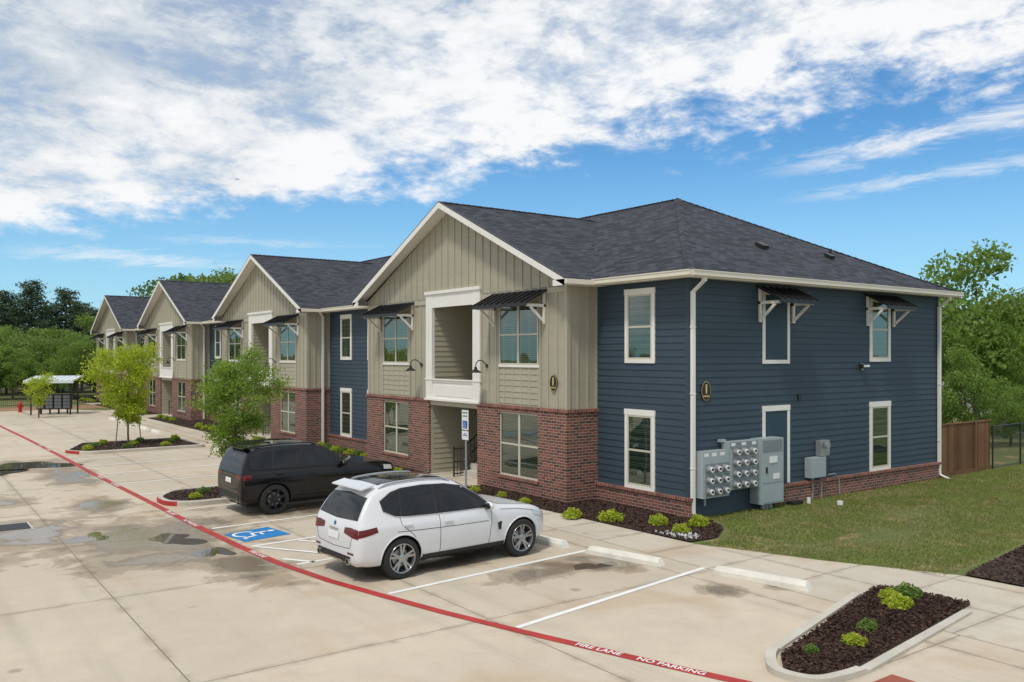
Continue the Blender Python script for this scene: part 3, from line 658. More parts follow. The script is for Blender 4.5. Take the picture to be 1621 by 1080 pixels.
    for yy in (ya,yd):
        fas.face([(GX,yy,ZE-.03),(BX+.02,yy,ZE-.03),(BX+.02,yc,RZ-.17),(GX,yc,RZ-.17)],white,(0,0,-1))
        s=1 if yy<yc else -1
        d=V((0,yc-yy,RZ-ZE)); p=V((GX-.03,yy,ZE)); 
        fas.obox(p-UZ*.20,V((.035,0,0)),d,UZ*.185,white); fas.obox(p-UZ*.015,V((.05,0,0)),d,UZ*.030,black)
        fas.obox((GX+.005,yy-(.10 if s>0 else -.0),ZE-.16),(WX-GX-.3,0,0),(0,.10,0),(0,0,.13),cream)
        fas.obox((GX-.03,min(yy,yy+s*.44),ZE-.20),(.035,0,0),(0,.44,0),(0,0,.16),white)
        fas.face([(GX,yy,ZE-.16),(WX+.2,yy,ZE-.16),(WX+.2,yy+s*.44,ZE-.16),(GX,yy+s*.44,ZE-.16)],white,(0,0,-1))
    for a in (3.72,7.65):
        z=3.62; p=at(a,z,.03); ft.lathe(p,NX,[(.06,-.01),(.06,.02)],black,14)
        pts=[p, p+NX*.10+UZ*.10,p+NX*.20+UZ*.17,p+NX*.32+UZ*.16,p+NX*.40+UZ*.07,p+NX*.41-UZ*.03]
        ft.tube(pts,.016,black); q=p+NX*.41
        ft.lathe(q-UZ*.20,UZ,[(.18,0),(.175,.015),(.09,.075),(.05,.10),(.04,.17),(.0,.18)],black,18,False)
    if k>0:
        xx=WX-.42; yy=yb-.06
        ft.box(xx,yy-.08,.1,xx+.09,yy,5.6,white); ft.obox((xx,yy-.08,5.6),(.09,0,0),(0,.08,0),(-.3,-.3,.2),white)
xa,xb,ya,yd=WX-.45,XE+.45,Y0-.45,YE+.45; xm=(xa+xb)/2; rz=9.18; hy=6.22
H0=(xm,ya+hy,rz);H1=(xm,yd-hy,rz)
slab([(xa,ya,ZE),(xb,ya,ZE),H0],(1,0,0)); slab([(xa,yd,ZE),(xb,yd,ZE),H1],(1,0,0))
slab([(xa,ya,ZE),H0,H1,(xa,yd,ZE)],(0,1,0)); slab([(xb,ya,ZE),H0,H1,(xb,yd,ZE)],(0,1,0))
fas.face([(xa,ya,ZE-.14),(xb,ya,ZE-.14),(xb,yd,ZE-.14),(xa,yd,ZE-.14)],white,(0,0,-1))
def gutter(p,q,n):
    p,q,n=V(p),V(q),V(n)
    fas.obox(p-UZ*.17,q-p,n*.02,UZ*.165,cream); fas.obox(p+n*.02-UZ*.135,q-p,n*.10,UZ*.12,cream); fas.obox(p+n*.105-UZ*.03,q-p,n*.03,UZ*.025,cream)
gutter((xa,ya,ZE),(xb+.1,ya,ZE),NY); gutter((xb,ya,ZE),(xb,yd,ZE),UX)
gutter((xa,ya-.1,ZE),(xa,17.0,ZE),NX)
for k in range(3): gutter((xa,29.43+17.5*k,ZE),(xa,34.48+17.5*k,ZE),NX)
gutter((xa,17.4+52.5+12.05,ZE),(xa,yd,ZE),NX)
def cap(p,q,w=.13):
    p,q=V(p),V(q); d=(q-p); n=int(d.length/.22)
    for i in range(n):
        a=p+d*i/n; bq=p+d*(i+1.15)/n; side=d.normalized().cross(UZ).normalized()*w
        roof.face([a+UZ*.012-side-UZ*.05,bq+UZ*.03-side-UZ*.05,bq+UZ*.03,a+UZ*.012],shing,UZ,[(i*.7,0),(i*.7+.2,0),(i*.7+.2,.12),(i*.7,.12)])
        roof.face([a+UZ*.012+side-UZ*.05,bq+UZ*.03+side-UZ*.05,bq+UZ*.03,a+UZ*.012],shing,UZ,[(i*.7,.3),(i*.7+.2,.3),(i*.7+.2,.12+.3),(i*.7,.12+.3)])
cap((xa,ya,ZE),H0); cap((xb,ya,ZE),H0); cap(H0,H1)
for k in range(4): cap((GX,17.4+17.5*k+BW/2,RZ),(20.5,17.4+17.5*k+BW/2,RZ))
for (vx,vy,vz,s) in ((20.45,15.8,7.07,.14),(23.4,15.55,6.95,.11),(24.0,15.9,7.12,.0)):
    if s: aw.obox((vx-s,vy-s,vz-.05),(2*s,0,0),(0,2*s,2*s*.52),(0,-.04,.09),black)
    else: aw.cyl((vx,vy,vz-.1),(vx,vy,vz+.18),.045,black)
def spout(x,y,z1,left):
    s=-1 if left else 1
    ft.box(x-.05,y-.09,.12,x+.05,y-.01,z1-.42,white)
    ft.obox((x-.05,y-.09,z1-.44),(.10,0,0),(0,.08,0),(s*-.02,-.34,.26),white); ft.box(x-.05+s*-.02,y-.43,z1-.2,x+.05+s*-.02,y-.35,z1-.06,white)
    ft.obox((x-.05,y-.09,.14),(.10,0,0),(0,.08,.0),(0,-.28,-.10),white)
    for z in (1.2,3.0,4.6): ft.box(x-.065,y-.093,z,x+.065,y-.01,z+.03,white)
spout(WX+.06,Y0-.03,EV,True); spout(XE-.03,Y0-.03,EV,False)
def plaque(c,u,n,s=1.):
    c,u,n=V(c),V(u),V(n); ring=lambda a,bq,d:[c+u*a*math.cos(t*math.pi/14)+UZ*bq*math.sin(t*math.pi/14)+n*d for t in range(28)]
    ft.face(ring(.165*s,.235*s,.035),gold,n); ft.face(ring(.155*s,.225*s,.038),black,n)
    e=ring(.165*s,.235*s,.035); e2=ring(.165*s,.235*s,0.)
    for i in range(28): ft.face([e[i],e[(i+1)%28],e2[(i+1)%28],e2[i]],black)
    text('building_number','1',c+UZ*.035+n*.042,u,UZ,.32*s,gold,B); text('building_word','BUILDING',c-UZ*.13*s+n*.042,u,UZ,.05*s,gold,B)
plaque((16.06,Y0-.02,3.07),UX,NY); plaque((BX-.025,17.92,3.19),-UY,NX,.95)
ft.box(22.65,Y0-.16,3.56,22.95,Y0-.02,3.68,black); ft.box(22.68,Y0-.20,3.60,22.92,Y0-.16,3.66,signw); ft.box(22.75,Y0-.05,3.5,22.85,Y0-.0,3.7,galv)
ft.box(19.75,Y0-.05,2.72,19.87,Y0-.02,2.88,black)
ft.box(20.05,Y0-.24,.62,20.72,Y0-.03,1.16,grey); ft.box(20.55,Y0-.20,1.18,20.95,Y0-.03,1.60,galv); ft.cyl((20.72,Y0-.25,1.47),(20.72,Y0-.32,1.47),.09,galv,seg=16); ft.cyl((20.7,Y0-.1,.55),(20.7,Y0-.1,-.05),.03,galv); ft.cyl((20.3,Y0-.1,.65),(20.3,Y0-.1,-.05),.025,galv); ft.cyl((20.9,Y0-.09,1.2),(20.9,Y0-.09,.9),.02,galv)
ft.tube([(21.0,Y0-.1,.62),(21.3,Y0-.12,.64),(21.5,Y0-.12,.5),(21.5,Y0-.15,.02)],.015,galv)
for nm,mb in (('siding',walls),('board_and_batten',bb),('brickwork',bk),('trim',tr),('windows',wn),('window_glass',gl),('awnings',aw),('fixtures',ft),('roof',roof),('fascia_and_gutters',fas)):
    mb.obj(nm,B)
# meter bank
mt=MB(); yf=Y0-.03
mt.box(15.68,yf-.26,.50,16.62,yf,1.62,grey); mt.box(16.64,yf-.26,.62,17.72,yf,1.80,grey); mt.box(16.66,yf-.262,1.62,17.7,yf-.1,1.79,greyd)
mt.box(17.74,yf-.36,.16,18.64,yf,1.82,grey); mt.box(17.80,yf-.375,.70,18.58,yf-.36,1.45,grey); mt.box(17.80,yf-.375,1.49,18.58,yf-.36,1.78,greyd)
mt.box(17.80,yf-.37,.2,18.58,yf-.36,.66,grey); mt.box(18.05,yf-.39,1.20,18.35,yf-.375,1.36,signw); mt.box(17.9,yf-.40,.95,17.95,yf-.375,1.1,black); mt.box(18.2,yf-.385,.78,18.45,yf-.375,.92,signw)
for c,xc in enumerate((15.80,16.08,16.36,16.78,17.08,17.40)):
    for r in range(3 if c<3 else 4):
        z=.66+r*.27+(.08 if c>2 else 0); x0=xc+.07
        mt.box(x0-.10,yf-.275,z-.11,x0+.17,yf-.26,z+.13,greyd); mt.lathe((x0,yf-.27,z),NY,[(.085,0),(.085,.03),(.078,.035),(.078,.10),(.06,.125),(.0,.13)],galv,18,False)
        mt.lathe((x0,yf-.305,z),NY,[(.066,0),(.066,.098)],signw,16); mt.box(x0-.04,yf-.408,z-.02,x0+.04,yf-.402,z+.03,black)
        mt.box(x0+.10,yf-.30,z-.04,x0+.14,yf-.275,z+.04,black)
for x in (15.72,16.0,16.3,16.7,17.1,17.5): mt.box(x,yf-.264,1.5 if x<16.6 else 1.70,x+.16,yf-.26,1.58 if x<16.6 else 1.77,signw)
mt.cyl((18.,yf-.2,.18),(18.,yf-.2,-.1),.06,galv); mt.cyl((18.3,yf-.2,.18),(18.3,yf-.2,-.1),.06,galv); mt.cyl((18.15,yf-.2,.18),(18.15,yf-.2,-.1),.05,galv)
mt.box(16.5,yf-.1,1.8,16.7,yf,1.86,grey); mt.cyl((15.9,yf-.12,.5),(15.9,yf-.12,.3),.03,galv)
mt.obj('electric_meter_bank')
b=MB(); b.box(19.05,13.72,0,19.5,13.92,.10,black); b.cyl((19.7,13.7,0),(19.7,13.7,.16),.05,signw); b.cyl((20.2,13.1,0),(20.2,13.1,.1),.08,signw); b.obj('utility_riser')
# ---------------------------------------------------------------- cars
def wheel(mb,c,side,r,w,rim,spokes=5,double=True):
    c=V(c); ax=V((0,side,0)); o=c-ax*w/2
    mb.lathe(o,ax,[(r*.66,0),(r*.93,.0),(r*.985,.02),(r,.05),(r,w-.05),(r*.985,w-.02),(r*.93,w),(r*.72,w+.004),(r*.70,w-.01)],rubber,40,False)
    mb.lathe(o,ax,[(r*.72,w+.001),(r*.71,w+.006),(r*.67,w+.002),(r*.65,w-.02),(r*.62,w-.10)],rim,40,False)
    mb.lathe(o,ax,[(r*.64,w-.11),(.0,w-.11)],dark,40,False)
    mb.lathe(o,ax,[(r*.44,w-.10),(r*.43,w-.085),(.02,w-.08)],galv,30,False)
    face=o+ax*(w-.035)
    for i in range(spokes):
        for dd in ((-.17,.17) if double else (0,)):
            a=2*math.pi*i/spokes+dd+.3; a0=2*math.pi*i/spokes+dd*.35+.3
            u1=V((math.cos(a),0,math.sin(a))); u0=V((math.cos(a0),0,math.sin(a0))); p=face+u0*r*.12; q=face+u1*r*.68+ax*.022
            t=ax.cross(q-p).normalized(); wd=.020 if double else .030
            mb.obox(p-t*wd-ax*.02,q-p,t*2*wd,ax*.028,rim)
    mb.lathe(face-ax*.02,ax,[(r*.20,0),(r*.19,.035),(r*.08,.045),(0,.045)],rim,20,False)
def suv(name,loc,rz,ST,WB,paint,rimm,cfg):
    E=empty(name,loc,rz); rings=[]
    WR=cfg.get('wr',.355); AR=WR+.04; th=cfg.get('th',.185); sq=cfg.get('sq',0.)
    for (x,zb,zt,ztop,w) in ST:
        t=max(0,min(1,(ztop-zt)/.62))
        h=[(0,zb),(w*.80,zb),(w*.95,zb+.05),(w*.985,zb+(zt-zb)*.33),(w,zb+(zt-zb)*.62),(w*.985,zb+(zt-zb)*.88),(w*(.955-.02*t),zt+.01),(w*(.925-th*t),zt+(ztop-zt)*(.84+sq*.07)),(w*(.78-.17*t+sq*.05),zt+(ztop-zt)*(.965+sq*.015)),(w*(.4-.05*t),ztop),(0,ztop+.008)]
        full=[(x,y,z) for y,z in h]+[(x,-y,z) for y,z in h[-2:0:-1]]; rings.append(full)
    bm=bmesh.new(); vs=[[bm.verts.new(p) for p in r] for r in rings]; n=len(rings[0])
    cl=bm.edges.layers.float.get('crease_edge') or bm.edges.layers.float.new('crease_edge')
    for a,c in zip(vs[:-1],vs[1:]):
        for i in range(n): bm.faces.new((a[i],a[(i+1)%n],c[(i+1)%n],c[i]))
    bm.faces.new(vs[0][::-1]); bm.faces.new(vs[-1])
    bmesh.ops.recalc_face_normals(bm,faces=bm.faces)
    for a,c in zip(vs[:-1],vs[1:]):
        for i,cr in ((6,.6),(n-6,.6),(7,.35+sq*.3),(n-7,.35+sq*.3),(1,.5),(n-1,.5),(5,.3),(n-5,.3)):
            e=bm.edges.get((a[i],c[i])); 
            if e: e[cl]=cr
    me=bpy.data.meshes.new('tmp'); bm.to_mesh(me); bm.free(); ob=bpy.data.objects.new('tmp',me); S.collection.objects.link(ob)
    md=ob.modifiers.new('s','SUBSURF'); md.levels=3; md.render_levels=3
    cb=MB()
    for x in (0,WB):
        for s in (1,-1): cb.lathe((x,s*.62,WR),(0,s,0),[(AR,0),(AR,.6)],dark,48)
    cut=cb.obj('cut'); bm=bmesh.new(); bm.from_mesh(cut.data); bmesh.ops.recalc_face_normals(bm,faces=bm.faces); bm.to_mesh(cut.data); bm.free()
    md=ob.modifiers.new('b','BOOLEAN'); md.operation='DIFFERENCE'; md.object=cut; md.solver='EXACT'
    dg=bpy.context.evaluated_depsgraph_get(); ev=ob.evaluated_get(dg); nm=bpy.data.meshes.new_from_object(ev)
    ob.modifiers.remove(md); dg.update(); ev=ob.evaluated_get(bpy.context.evaluated_depsgraph_get()); bme=bpy.data.meshes.new_from_object(ev)
    bvh=BVHTree.FromPolygons([v.co.copy() for v in bme.vertices],[tuple(p.vertices) for p in bme.polygons])
    nm.materials.clear(); nm.materials.append(paint); nm.materials.append(plastic)
    for p in nm.polygons:
        c=p.center; p.material_index=0
        for x in (0,WB):
            d=math.hypot(c.x-x,c.z-WR)
            if d<AR+.002 and abs(c.y)>.5 and abs(p.normal.y)<.5 and c.z>ST[5][1]-.02 and d>AR-.03: p.material_index=1
            if abs(abs(c.y)-.62)<.004 and d<AR: p.material_index=1
        if p.normal.z<-.8 and c.z<.4: p.material_index=1
    smoothang(nm,32)
    bo=bpy.data.objects.new('body',nm); S.collection.objects.link(bo); bo.parent=E
    for q in (ob,cut): bpy.data.objects.remove(q)
    D=MB()
    def ray(mode,a,c):
        if mode in('R','L'):
            s=-1 if mode=='R' else 1; h=bvh.ray_cast(V((a,s*3,c)),V((0,-s,0)))
        elif mode=='B': h=bvh.ray_cast(V((-4,a,c)),V((1,0,0)))
        elif mode=='F': h=bvh.ray_cast(V((8,a,c)),V((-1,0,0)))
        else: h=bvh.ray_cast(V((a,c,4)),V((0,0,-1)))
        if h[0] is None: return None
        nn=h[1]; 
        dirv={'R':V((0,-1,0)),'L':V((0,1,0)),'B':V((-1,0,0)),'F':V((1,0,0)),'T':V((0,0,1))}[mode]
        if nn.dot(dirv)<0: nn=-nn
        return h[0],nn
    def lerp(P,t):
        k=t*(len(P)-1); i=min(int(k),len(P)-2); f=k-i; return (P[i][0]*(1-f)+P[i+1][0]*f,P[i][1]*(1-f)+P[i+1][1]*f)
    def patch(mode,A,C,off,m,nu=16,nv=6):
        pts=[]
        for j in range(nv+1):
            row=[]
            for i in range(nu+1):
                a=lerp(A,i/nu); c=lerp(C,i/nu); f=j/nv; r=ray(mode,a[0]*(1-f)+c[0]*f,a[1]*(1-f)+c[1]*f); row.append(None if r is None else (r[0]+r[1]*off,r[1]))
            pts.append(row)
        for j in range(nv):
            for i in range(nu):
                q=[pts[j][i],pts[j][i+1],pts[j+1][i+1],pts[j+1][i]]
                if all(x is not None for x in q): D.face([x[0] for x in q],m,q[0][1])
    def seam(mode,P,r=.005,m=dark,off=-.001):
        out=[]
        n=max(2,int(sum(math.hypot(P[i+1][0]-P[i][0],P[i+1][1]-P[i][1]) for i in range(len(P)-1))/.06))
        for i in range(n+1):
            a=lerp(P,i/n); h=ray(mode,*a)
            if h: out.append(h[0]+h[1]*off)
        D.tube(out,r,m,6)
    for s in ('R','L'):
        top=cfg['top'];bot=cfg['bot']
        patch(s,top,bot,.004,plastic,40,8)
        for (A,C) in cfg['glass']: patch(s,A,C,.008,cglass,14,8)
        seam(s,bot,.008,cfg.get('strip',chrome),.006)
        if cfg.get('topstrip'): seam(s,top,.006,cfg['topstrip'],.005)
        for P in cfg['seams']: seam(s,P,.0055)
        for (x,z) in cfg['handles']:
            h=ray(s,x,z); 
            if h: D.obox(h[0]-V((.09,.0,.012))-h[1]*.005,V((.18,0,0)),h[1]*.035,V((0,0,.024)),paint)
        sg=-1 if s=='R' else 1
        x,z=cfg['mirror']; D.sphere((x,sg*(.96),z),.1,paint,(.75,1.25,.75),16,10); D.obox((x-.03,sg*.83,z-.07),(.08,0,0),(0,sg*.1,0),(0,0,.05),plastic)
        D.sphere((x-.035,sg*.965,z),.088,cglass,(.6,1.1,.7),12,8)
        pr=[]
        for i in range(11):
            x=cfg['rail'][0]+(cfg['rail'][1]-cfg['rail'][0])*i/10; h=ray('T',x,sg*cfg['raily']); 
            if h: pr.append(h[0]+V((0,0,.0 if i in(0,10) else .035)))
        D.tube(pr,.016,cfg.get('railm',plastic),8)
        patch(s,[(AR+.02,ST[5][1]+.13),(WB-AR-.02,ST[5][1]+.13)],[(AR+.0,ST[5][1]+.02),(WB-AR,ST[5][1]+.02)],.006,plastic,20,3)
        for x in (0,WB):
            out=[]
            for a in range(-4,185,9):
                px_=x+(AR+.012)*math.cos(math.radians(a)); pz=WR+(AR+.012)*math.sin(math.radians(a)); h=ray(s,px_,pz)
                if h and abs(h[0].y)>.6: out.append(h[0]+h[1]*.0)
            D.tube(out,.014,cfg.get('lip',paint),8)
        for (m,A,C) in cfg['side']: patch(s,A,C,.006,m,10,4)
    for (mode,m,A,C,off) in cfg['patches']:
        patch(mode,A,C,off,m,18,8)
        if mode in('B','F') and (A[0][0]>.05 and A[-1][0]>.05): patch(mode,[(-a,z) for a,z in A],[(-a,z) for a,z in C],off,m,18,8)
    for mode,P,r in cfg['bseams']: seam(mode,P,r)
    cfg['extra'](D,ray)
    D.obj('details',E,True,30)
    for x in (0,WB):
        for s in (1,-1):
            wm=MB(); wheel(wm,(x,s*(ST[6][4]-.115),WR),s,WR,.22,rimm,*cfg['spk']); wm.obj('wheel',E,True,40)
    um=MB(); um.box(-.6,-.6,.2,WB+.5,.6,.42,dark); um.obj('underbody',E)
    return E
STW=[(-.87,.44,.68,.70,.64),(-.86,.36,.80,.86,.75),(-.82,.30,.92,1.01,.83),(-.76,.27,.985,1.13,.88),(-.64,.25,1.015,1.34,.905),(-.50,.24,1.03,1.53,.92),(-.30,.24,1.035,1.63,.925),(0,.24,1.03,1.675,.93),(.55,.24,1.02,1.70,.93),(1.05,.24,1.01,1.675,.925),(1.38,.24,1.00,1.59,.92),(1.72,.24,.99,1.37,.915),(2.0,.24,.98,1.16,.91),(2.2,.24,.97,1.06,.91),(2.75,.24,.94,1.02,.91),(3.12,.24,.88,.965,.88),(3.36,.26,.78,.85,.80),(3.49,.32,.66,.70,.66),(3.54,.42,.57,.59,.5)]
def exw(D,ray):
    D.obox((-.62,-.56,1.565),(.25,0,.06),(0,1.12,0),(0,0,.024),wpaint)
    h=ray('B',0,.96)
    if h: D.lathe(h[0],(-1,0,.2),[(.045,-.01),(.045,.008),(0,.01)],chrome,20,False); D.lathe(h[0],(-1,0,.2),[(.032,.0),(.032,.012),(0,.013)],signb,20,False)
    for s in (1,-1):
        h=ray('B',s*.55,.40); 
        if h: D.lathe(h[0]+V((.03,0,-.03)),(-1,0,0),[(.06,0),(.06,.06),(.045,.06),(.045,.0)],chrome,18,False)
    h=ray('B',0,.82)
    if h: D.obox(h[0]+V((-.02,-.15,.05)),(.02,0,0),(0,.3,0),(0,0,.015),chrome)
cfgW=dict(top=[(2.02,1.08),(1.74,1.30),(1.42,1.485),(1.05,1.555),(.55,1.58),(.1,1.56),(-.12,1.51),(-.36,1.38)],
 bot=[(2.02,1.045),(1.74,1.045),(1.42,1.045),(1.05,1.05),(.55,1.06),(.1,1.075),(-.12,1.10),(-.33,1.20)],
 glass=[([(1.90,1.12),(1.70,1.28),(1.40,1.455),(1.10,1.525),(.83,1.545)],[(1.90,1.07),(1.70,1.07),(1.42,1.07),(1.12,1.075),(.80,1.08)]),
  ([(.76,1.55),(.4,1.555),(.10,1.535)],[(.73,1.08),(.36,1.09),(.04,1.10)]),
  ([(.05,1.525),(-.14,1.47),(-.30,1.37)],[(-.01,1.10),(-.16,1.125),(-.28,1.20)])],
 seams=[[(1.98,1.04),(1.98,.8),(1.93,.45),(1.9,.30)],[(.80,1.06),(.80,.7),(.80,.30)],[(.80,.30),(1.9,.30)],[(-.02,1.08),(.0,.95),(.25,.74),(.42,.42),(.46,.30),(.80,.30)],[(2.2,.98),(2.6,.95),(3.1,.86),(3.3,.78)],[(1.9,.80),(1.2,.805),(.5,.82),(-.1,.84)]],
 handles=[(.98,.90),(.12,.93)],mirror=(1.88,1.09),rail=(1.2,-.30),raily=.585,railm=silver,th=.22,topstrip=chrome,
 side=[(lampred,[(-.80,.93),(-.50,.97)],[(-.82,.80),(-.48,.88)]),(lampclr,[(3.0,.89),(3.30,.80)],[(3.05,.78),(3.34,.68)]),(plastic,[(2.12,.74),(2.22,.76)],[(2.14,.60),(2.2,.60)])],
 patches=[('B',cglass,[(-.62,1.44),(0,1.48),(.62,1.44)],[(-.72,1.08),(0,1.05),(.72,1.08)],.006),
  ('B',lampred,[(.38,.935),(.60,.955),(.80,.935)],[(.38,.84),(.60,.81),(.82,.78)],.008),
  ('B',signw,[(-.20,.83),(.20,.83)],[(-.20,.70),(.20,.70)],.012),
  ('B',plastic,[(-.62,.46),(.62,.46)],[(-.60,.33),(.60,.33)],.006),('B',silver,[(-.30,.36),(.30,.36)],[(-.30,.32),(.30,.32)],.010),
  ('B',lampred,[(.52,.53),(.72,.53)],[(.52,.50),(.72,.50)],.008),
  ('T',cglass,[(1.36,-.58),(1.36,0),(1.36,.58)],[(2.05,-.70),(2.12,0),(2.05,.70)],.006),
  ('T',cglass,[(-.25,-.46),(-.25,.46)],[(1.10,-.48),(1.10,.48)],.006),
  ('F',plastic,[(-.42,.74),(.42,.74)],[(-.40,.42),(.40,.42)],.01),('F',lampclr,[(.45,.78),(.72,.78)],[(.45,.68),(.72,.68)],.012)],
 bseams=[('B',[(-.74,.96),(-.66,.78),(-.60,.60),(0,.57),(.60,.60),(.66,.78),(.74,.96)],.0055),('T',[(2.17,-.70),(2.2,0),(2.17,.70)],.006),('T',[(2.2,.70),(2.8,.72),(3.2,.62)],.005),('T',[(2.2,-.70),(2.8,-.72),(3.2,-.62)],.005),('B',[(-.05,1.07),(.2,1.09),(.42,1.14)],.007)],
 spk=(5,True),wr=.365,extra=exw)
suv('parked_suv',(7.22,14.18,.006),math.radians(2.5),STW,2.72,wpaint,silver,cfgW)
STB=[(-.84,.46,.80,.82,.76),(-.83,.38,.92,.97,.83),(-.80,.33,1.02,1.12,.875),(-.74,.31,1.07,1.30,.895),(-.64,.30,1.08,1.53,.90),(-.54,.29,1.08,1.655,.905),(-.05,.29,1.08,1.70,.91),(.55,.29,1.07,1.71,.91),(1.15,.29,1.06,1.69,.91),(1.42,.29,1.05,1.61,.905),(1.70,.29,1.05,1.40,.905),(1.95,.29,1.05,1.20,.905),(2.12,.29,1.045,1.135,.905),(2.7,.29,1.03,1.115,.905),(3.18,.30,1.00,1.085,.89),(3.36,.32,.95,1.03,.86),(3.43,.38,.80,.88,.80),(3.45,.44,.64,.68,.72)]
def exb(D,ray):
    D.obox((-.72,-.62,1.625),(.2,0,.03),(0,1.24,0),(0,0,.024),bpaint)
    for s in (1,-1):
        h=ray('B',s*.5,.40)
        if h: D.lathe(h[0]+V((.03,0,-.02)),(-1,0,0),[(.05,0),(.05,.05),(.04,.05),(.04,.0)],chrome,16,False)
    for i in range(7):
        h=ray('F',-.36+.12*i,.85)
        if h: D.obox(h[0]+V((.0,-.03,-.07)),(.015,0,0),(0,.06,0),(0,0,.14),plastic)
cfgB=dict(top=[(1.98,1.14),(1.70,1.36),(1.45,1.52),(1.1,1.595),(.55,1.61),(0,1.60),(-.35,1.575),(-.60,1.48)],
 bot=[(1.98,1.11),(1.70,1.10),(1.45,1.10),(1.1,1.105),(.55,1.11),(0,1.12),(-.35,1.13),(-.58,1.16)],
 glass=[([(1.86,1.18),(1.68,1.33),(1.42,1.49),(1.12,1.56),(.80,1.575)],[(1.86,1.13),(1.68,1.13),(1.42,1.13),(1.12,1.13),(.80,1.135)]),
  ([(.72,1.575),(.4,1.575),(.05,1.565)],[(.72,1.135),(.36,1.14),(.0,1.145)]),
  ([(-.03,1.56),(-.32,1.54),(-.55,1.46)],[(-.08,1.145),(-.30,1.155),(-.52,1.18)])],
 seams=[[(1.92,1.1),(1.92,.8),(1.88,.36)],[(.76,1.1),(.76,.36)],[(.76,.36),(1.88,.36)],[(-.08,1.12),(-.02,.95),(.28,.74),(.44,.44),(.76,.36)]],
 handles=[(.96,.95),(.12,.97)],mirror=(1.84,1.15),rail=(1.2,-.45),raily=.64,railm=blackrim,strip=blackrim,th=.135,sq=1.,
 side=[(lampred,[(-.79,1.02),(-.58,1.02)],[(-.80,.90),(-.60,.90)]),(lampclr,[(3.05,1.0),(3.30,.97)],[(3.05,.88),(3.32,.86)])],
 patches=[('B',cglass,[(-.66,1.54),(0,1.57),(.66,1.54)],[(-.72,1.18),(0,1.16),(.72,1.18)],.006),
  ('B',lampred,[(.50,1.03),(.82,1.02)],[(.50,.92),(.82,.90)],.008),('B',signw,[(-.19,.90),(.19,.90)],[(-.19,.78),(.19,.78)],.012),
  ('B',plastic,[(-.70,.55),(.70,.55)],[(-.66,.40),(.66,.40)],.006),('B',lampred,[(.55,.62),(.72,.62)],[(.55,.59),(.72,.59)],.008),
  ('T',cglass,[(1.40,-.62),(1.40,0),(1.40,.62)],[(1.98,-.74),(2.03,0),(1.98,.74)],.006),('T',cglass,[(.1,-.45),(.1,.45)],[(1.1,-.45),(1.1,.45)],.006),
  ('F',plastic,[(-.42,.94),(.42,.94)],[(-.40,.80),(.40,.80)],.01),('F',lampclr,[(.5,.97),(.76,.97)],[(.5,.85),(.76,.85)],.012)],
 bseams=[('B',[(-.76,1.06),(-.72,.80),(-.66,.66),(0,.64),(.66,.66),(.72,.80),(.76,1.06)],.0055),('T',[(2.1,-.70),(2.12,0),(2.1,.70)],.006),('T',[(2.1,.70),(2.7,.76),(3.2,.72)],.005),('T',[(2.1,-.70),(2.7,-.76),(3.2,-.72)],.005)],
 spk=(7,False),wr=.375,extra=exb)
suv('parked_suv',(7.62,21.38,.006),math.radians(2.0),STB,2.62,bpaint,blackrim,cfgB)
# ---------------------------------------------------------------- vegetation
def grow(base,height,spread,seed,trunk_r=.05,nl=14,start=.35,lean=(0,0),up=.7):
    r=random.Random(seed); b=MB(); tips=[]
    pts=[V(base)]; N=7
    for i in range(1,N+1):
        t=i/N; pts.append(V(base)+V((lean[0]*t+r.uniform(-.04,.04)*height*.25,lean[1]*t+r.uniform(-.04,.04)*height*.25,height*.92*t)))
    for i in range(N): b.cyl(pts[i],pts[i+1],trunk_r*(1-i/N*.85),bark,trunk_r*(1-(i+1)/N*.85),8)
    for k in range(nl):
        t=start+(1-start)*(k+r.random()*.6)/nl; t=min(t,.97); i=min(int(t*N),N-1); f=t*N-i; p=pts[i].lerp(pts[i+1],f)
        a=k*2.4+r.uniform(-.4,.4); env=math.sin(math.pi*min(1,(1-t)/(1-start)*.75+.2)); L=spread*env*r.uniform(.7,1.15)
        d=V((math.cos(a),math.sin(a),up+r.uniform(-.2,.4))).normalized(); q=p+d*L*.55; e=q+V((d.x,d.y,d.z*.5)).normalized()*L*.5
        tr_=trunk_r*(1-t)*.6+.006
        b.cyl(p,q,tr_,bark,tr_*.6,6); b.cyl(q,e,tr_*.6,bark,.004,5); tips+= [q,e,(q+e)/2]
        for j in range(4):
            s=p.lerp(e,r.uniform(.35,.95)); dd=V((r.uniform(-1,1),r.uniform(-1,1),r.uniform(-.2,1))).normalized(); w_=s+dd*L*r.uniform(.2,.4)
            b.cyl(s,w_,.006 if height<6 else tr_*.4,bark,.003,4); tips+=[w_,(s+w_)/2]
    tips.append(pts[-1]); return b,np.array([tuple(t) for t in tips])
def tree(name,base,height,spread,seed,mat,nleaf,size,sig,loc=None,**k):
    b,t=grow((0,0,0),height,spread,seed,**k); o=b.obj(name); o.location=base
    idx=rng.integers(0,len(t),nleaf); c=t[idx]+rng.normal(0,1,(nleaf,3))*sig*np.array([1,1,.75]); c[:,2]=np.maximum(c[:,2],.15)
    me=npmesh('foliage',leafverts(c,size),4,[mat]); q=bpy.data.objects.new('foliage',me); S.collection.objects.link(q); q.parent=o; return o
tree('sapling_tree',(8.2,39.3,.08),3.9,1.5,3,leafY,12000,.11,.17,nl=20,start=.26,up=.9,trunk_r=.045)
tree('sapling_tree',(7.9,24.45,.08),3.75,1.20,5,leafG,16000,.075,.15,nl=24,start=.25,up=.8,trunk_r=.05,lean=(.15,.05))
tree('sapling_tree',(7.4,60.5,.0),2.6,.9,9,leafY,3000,.10,.15,nl=14,start=.35)
b=MB()
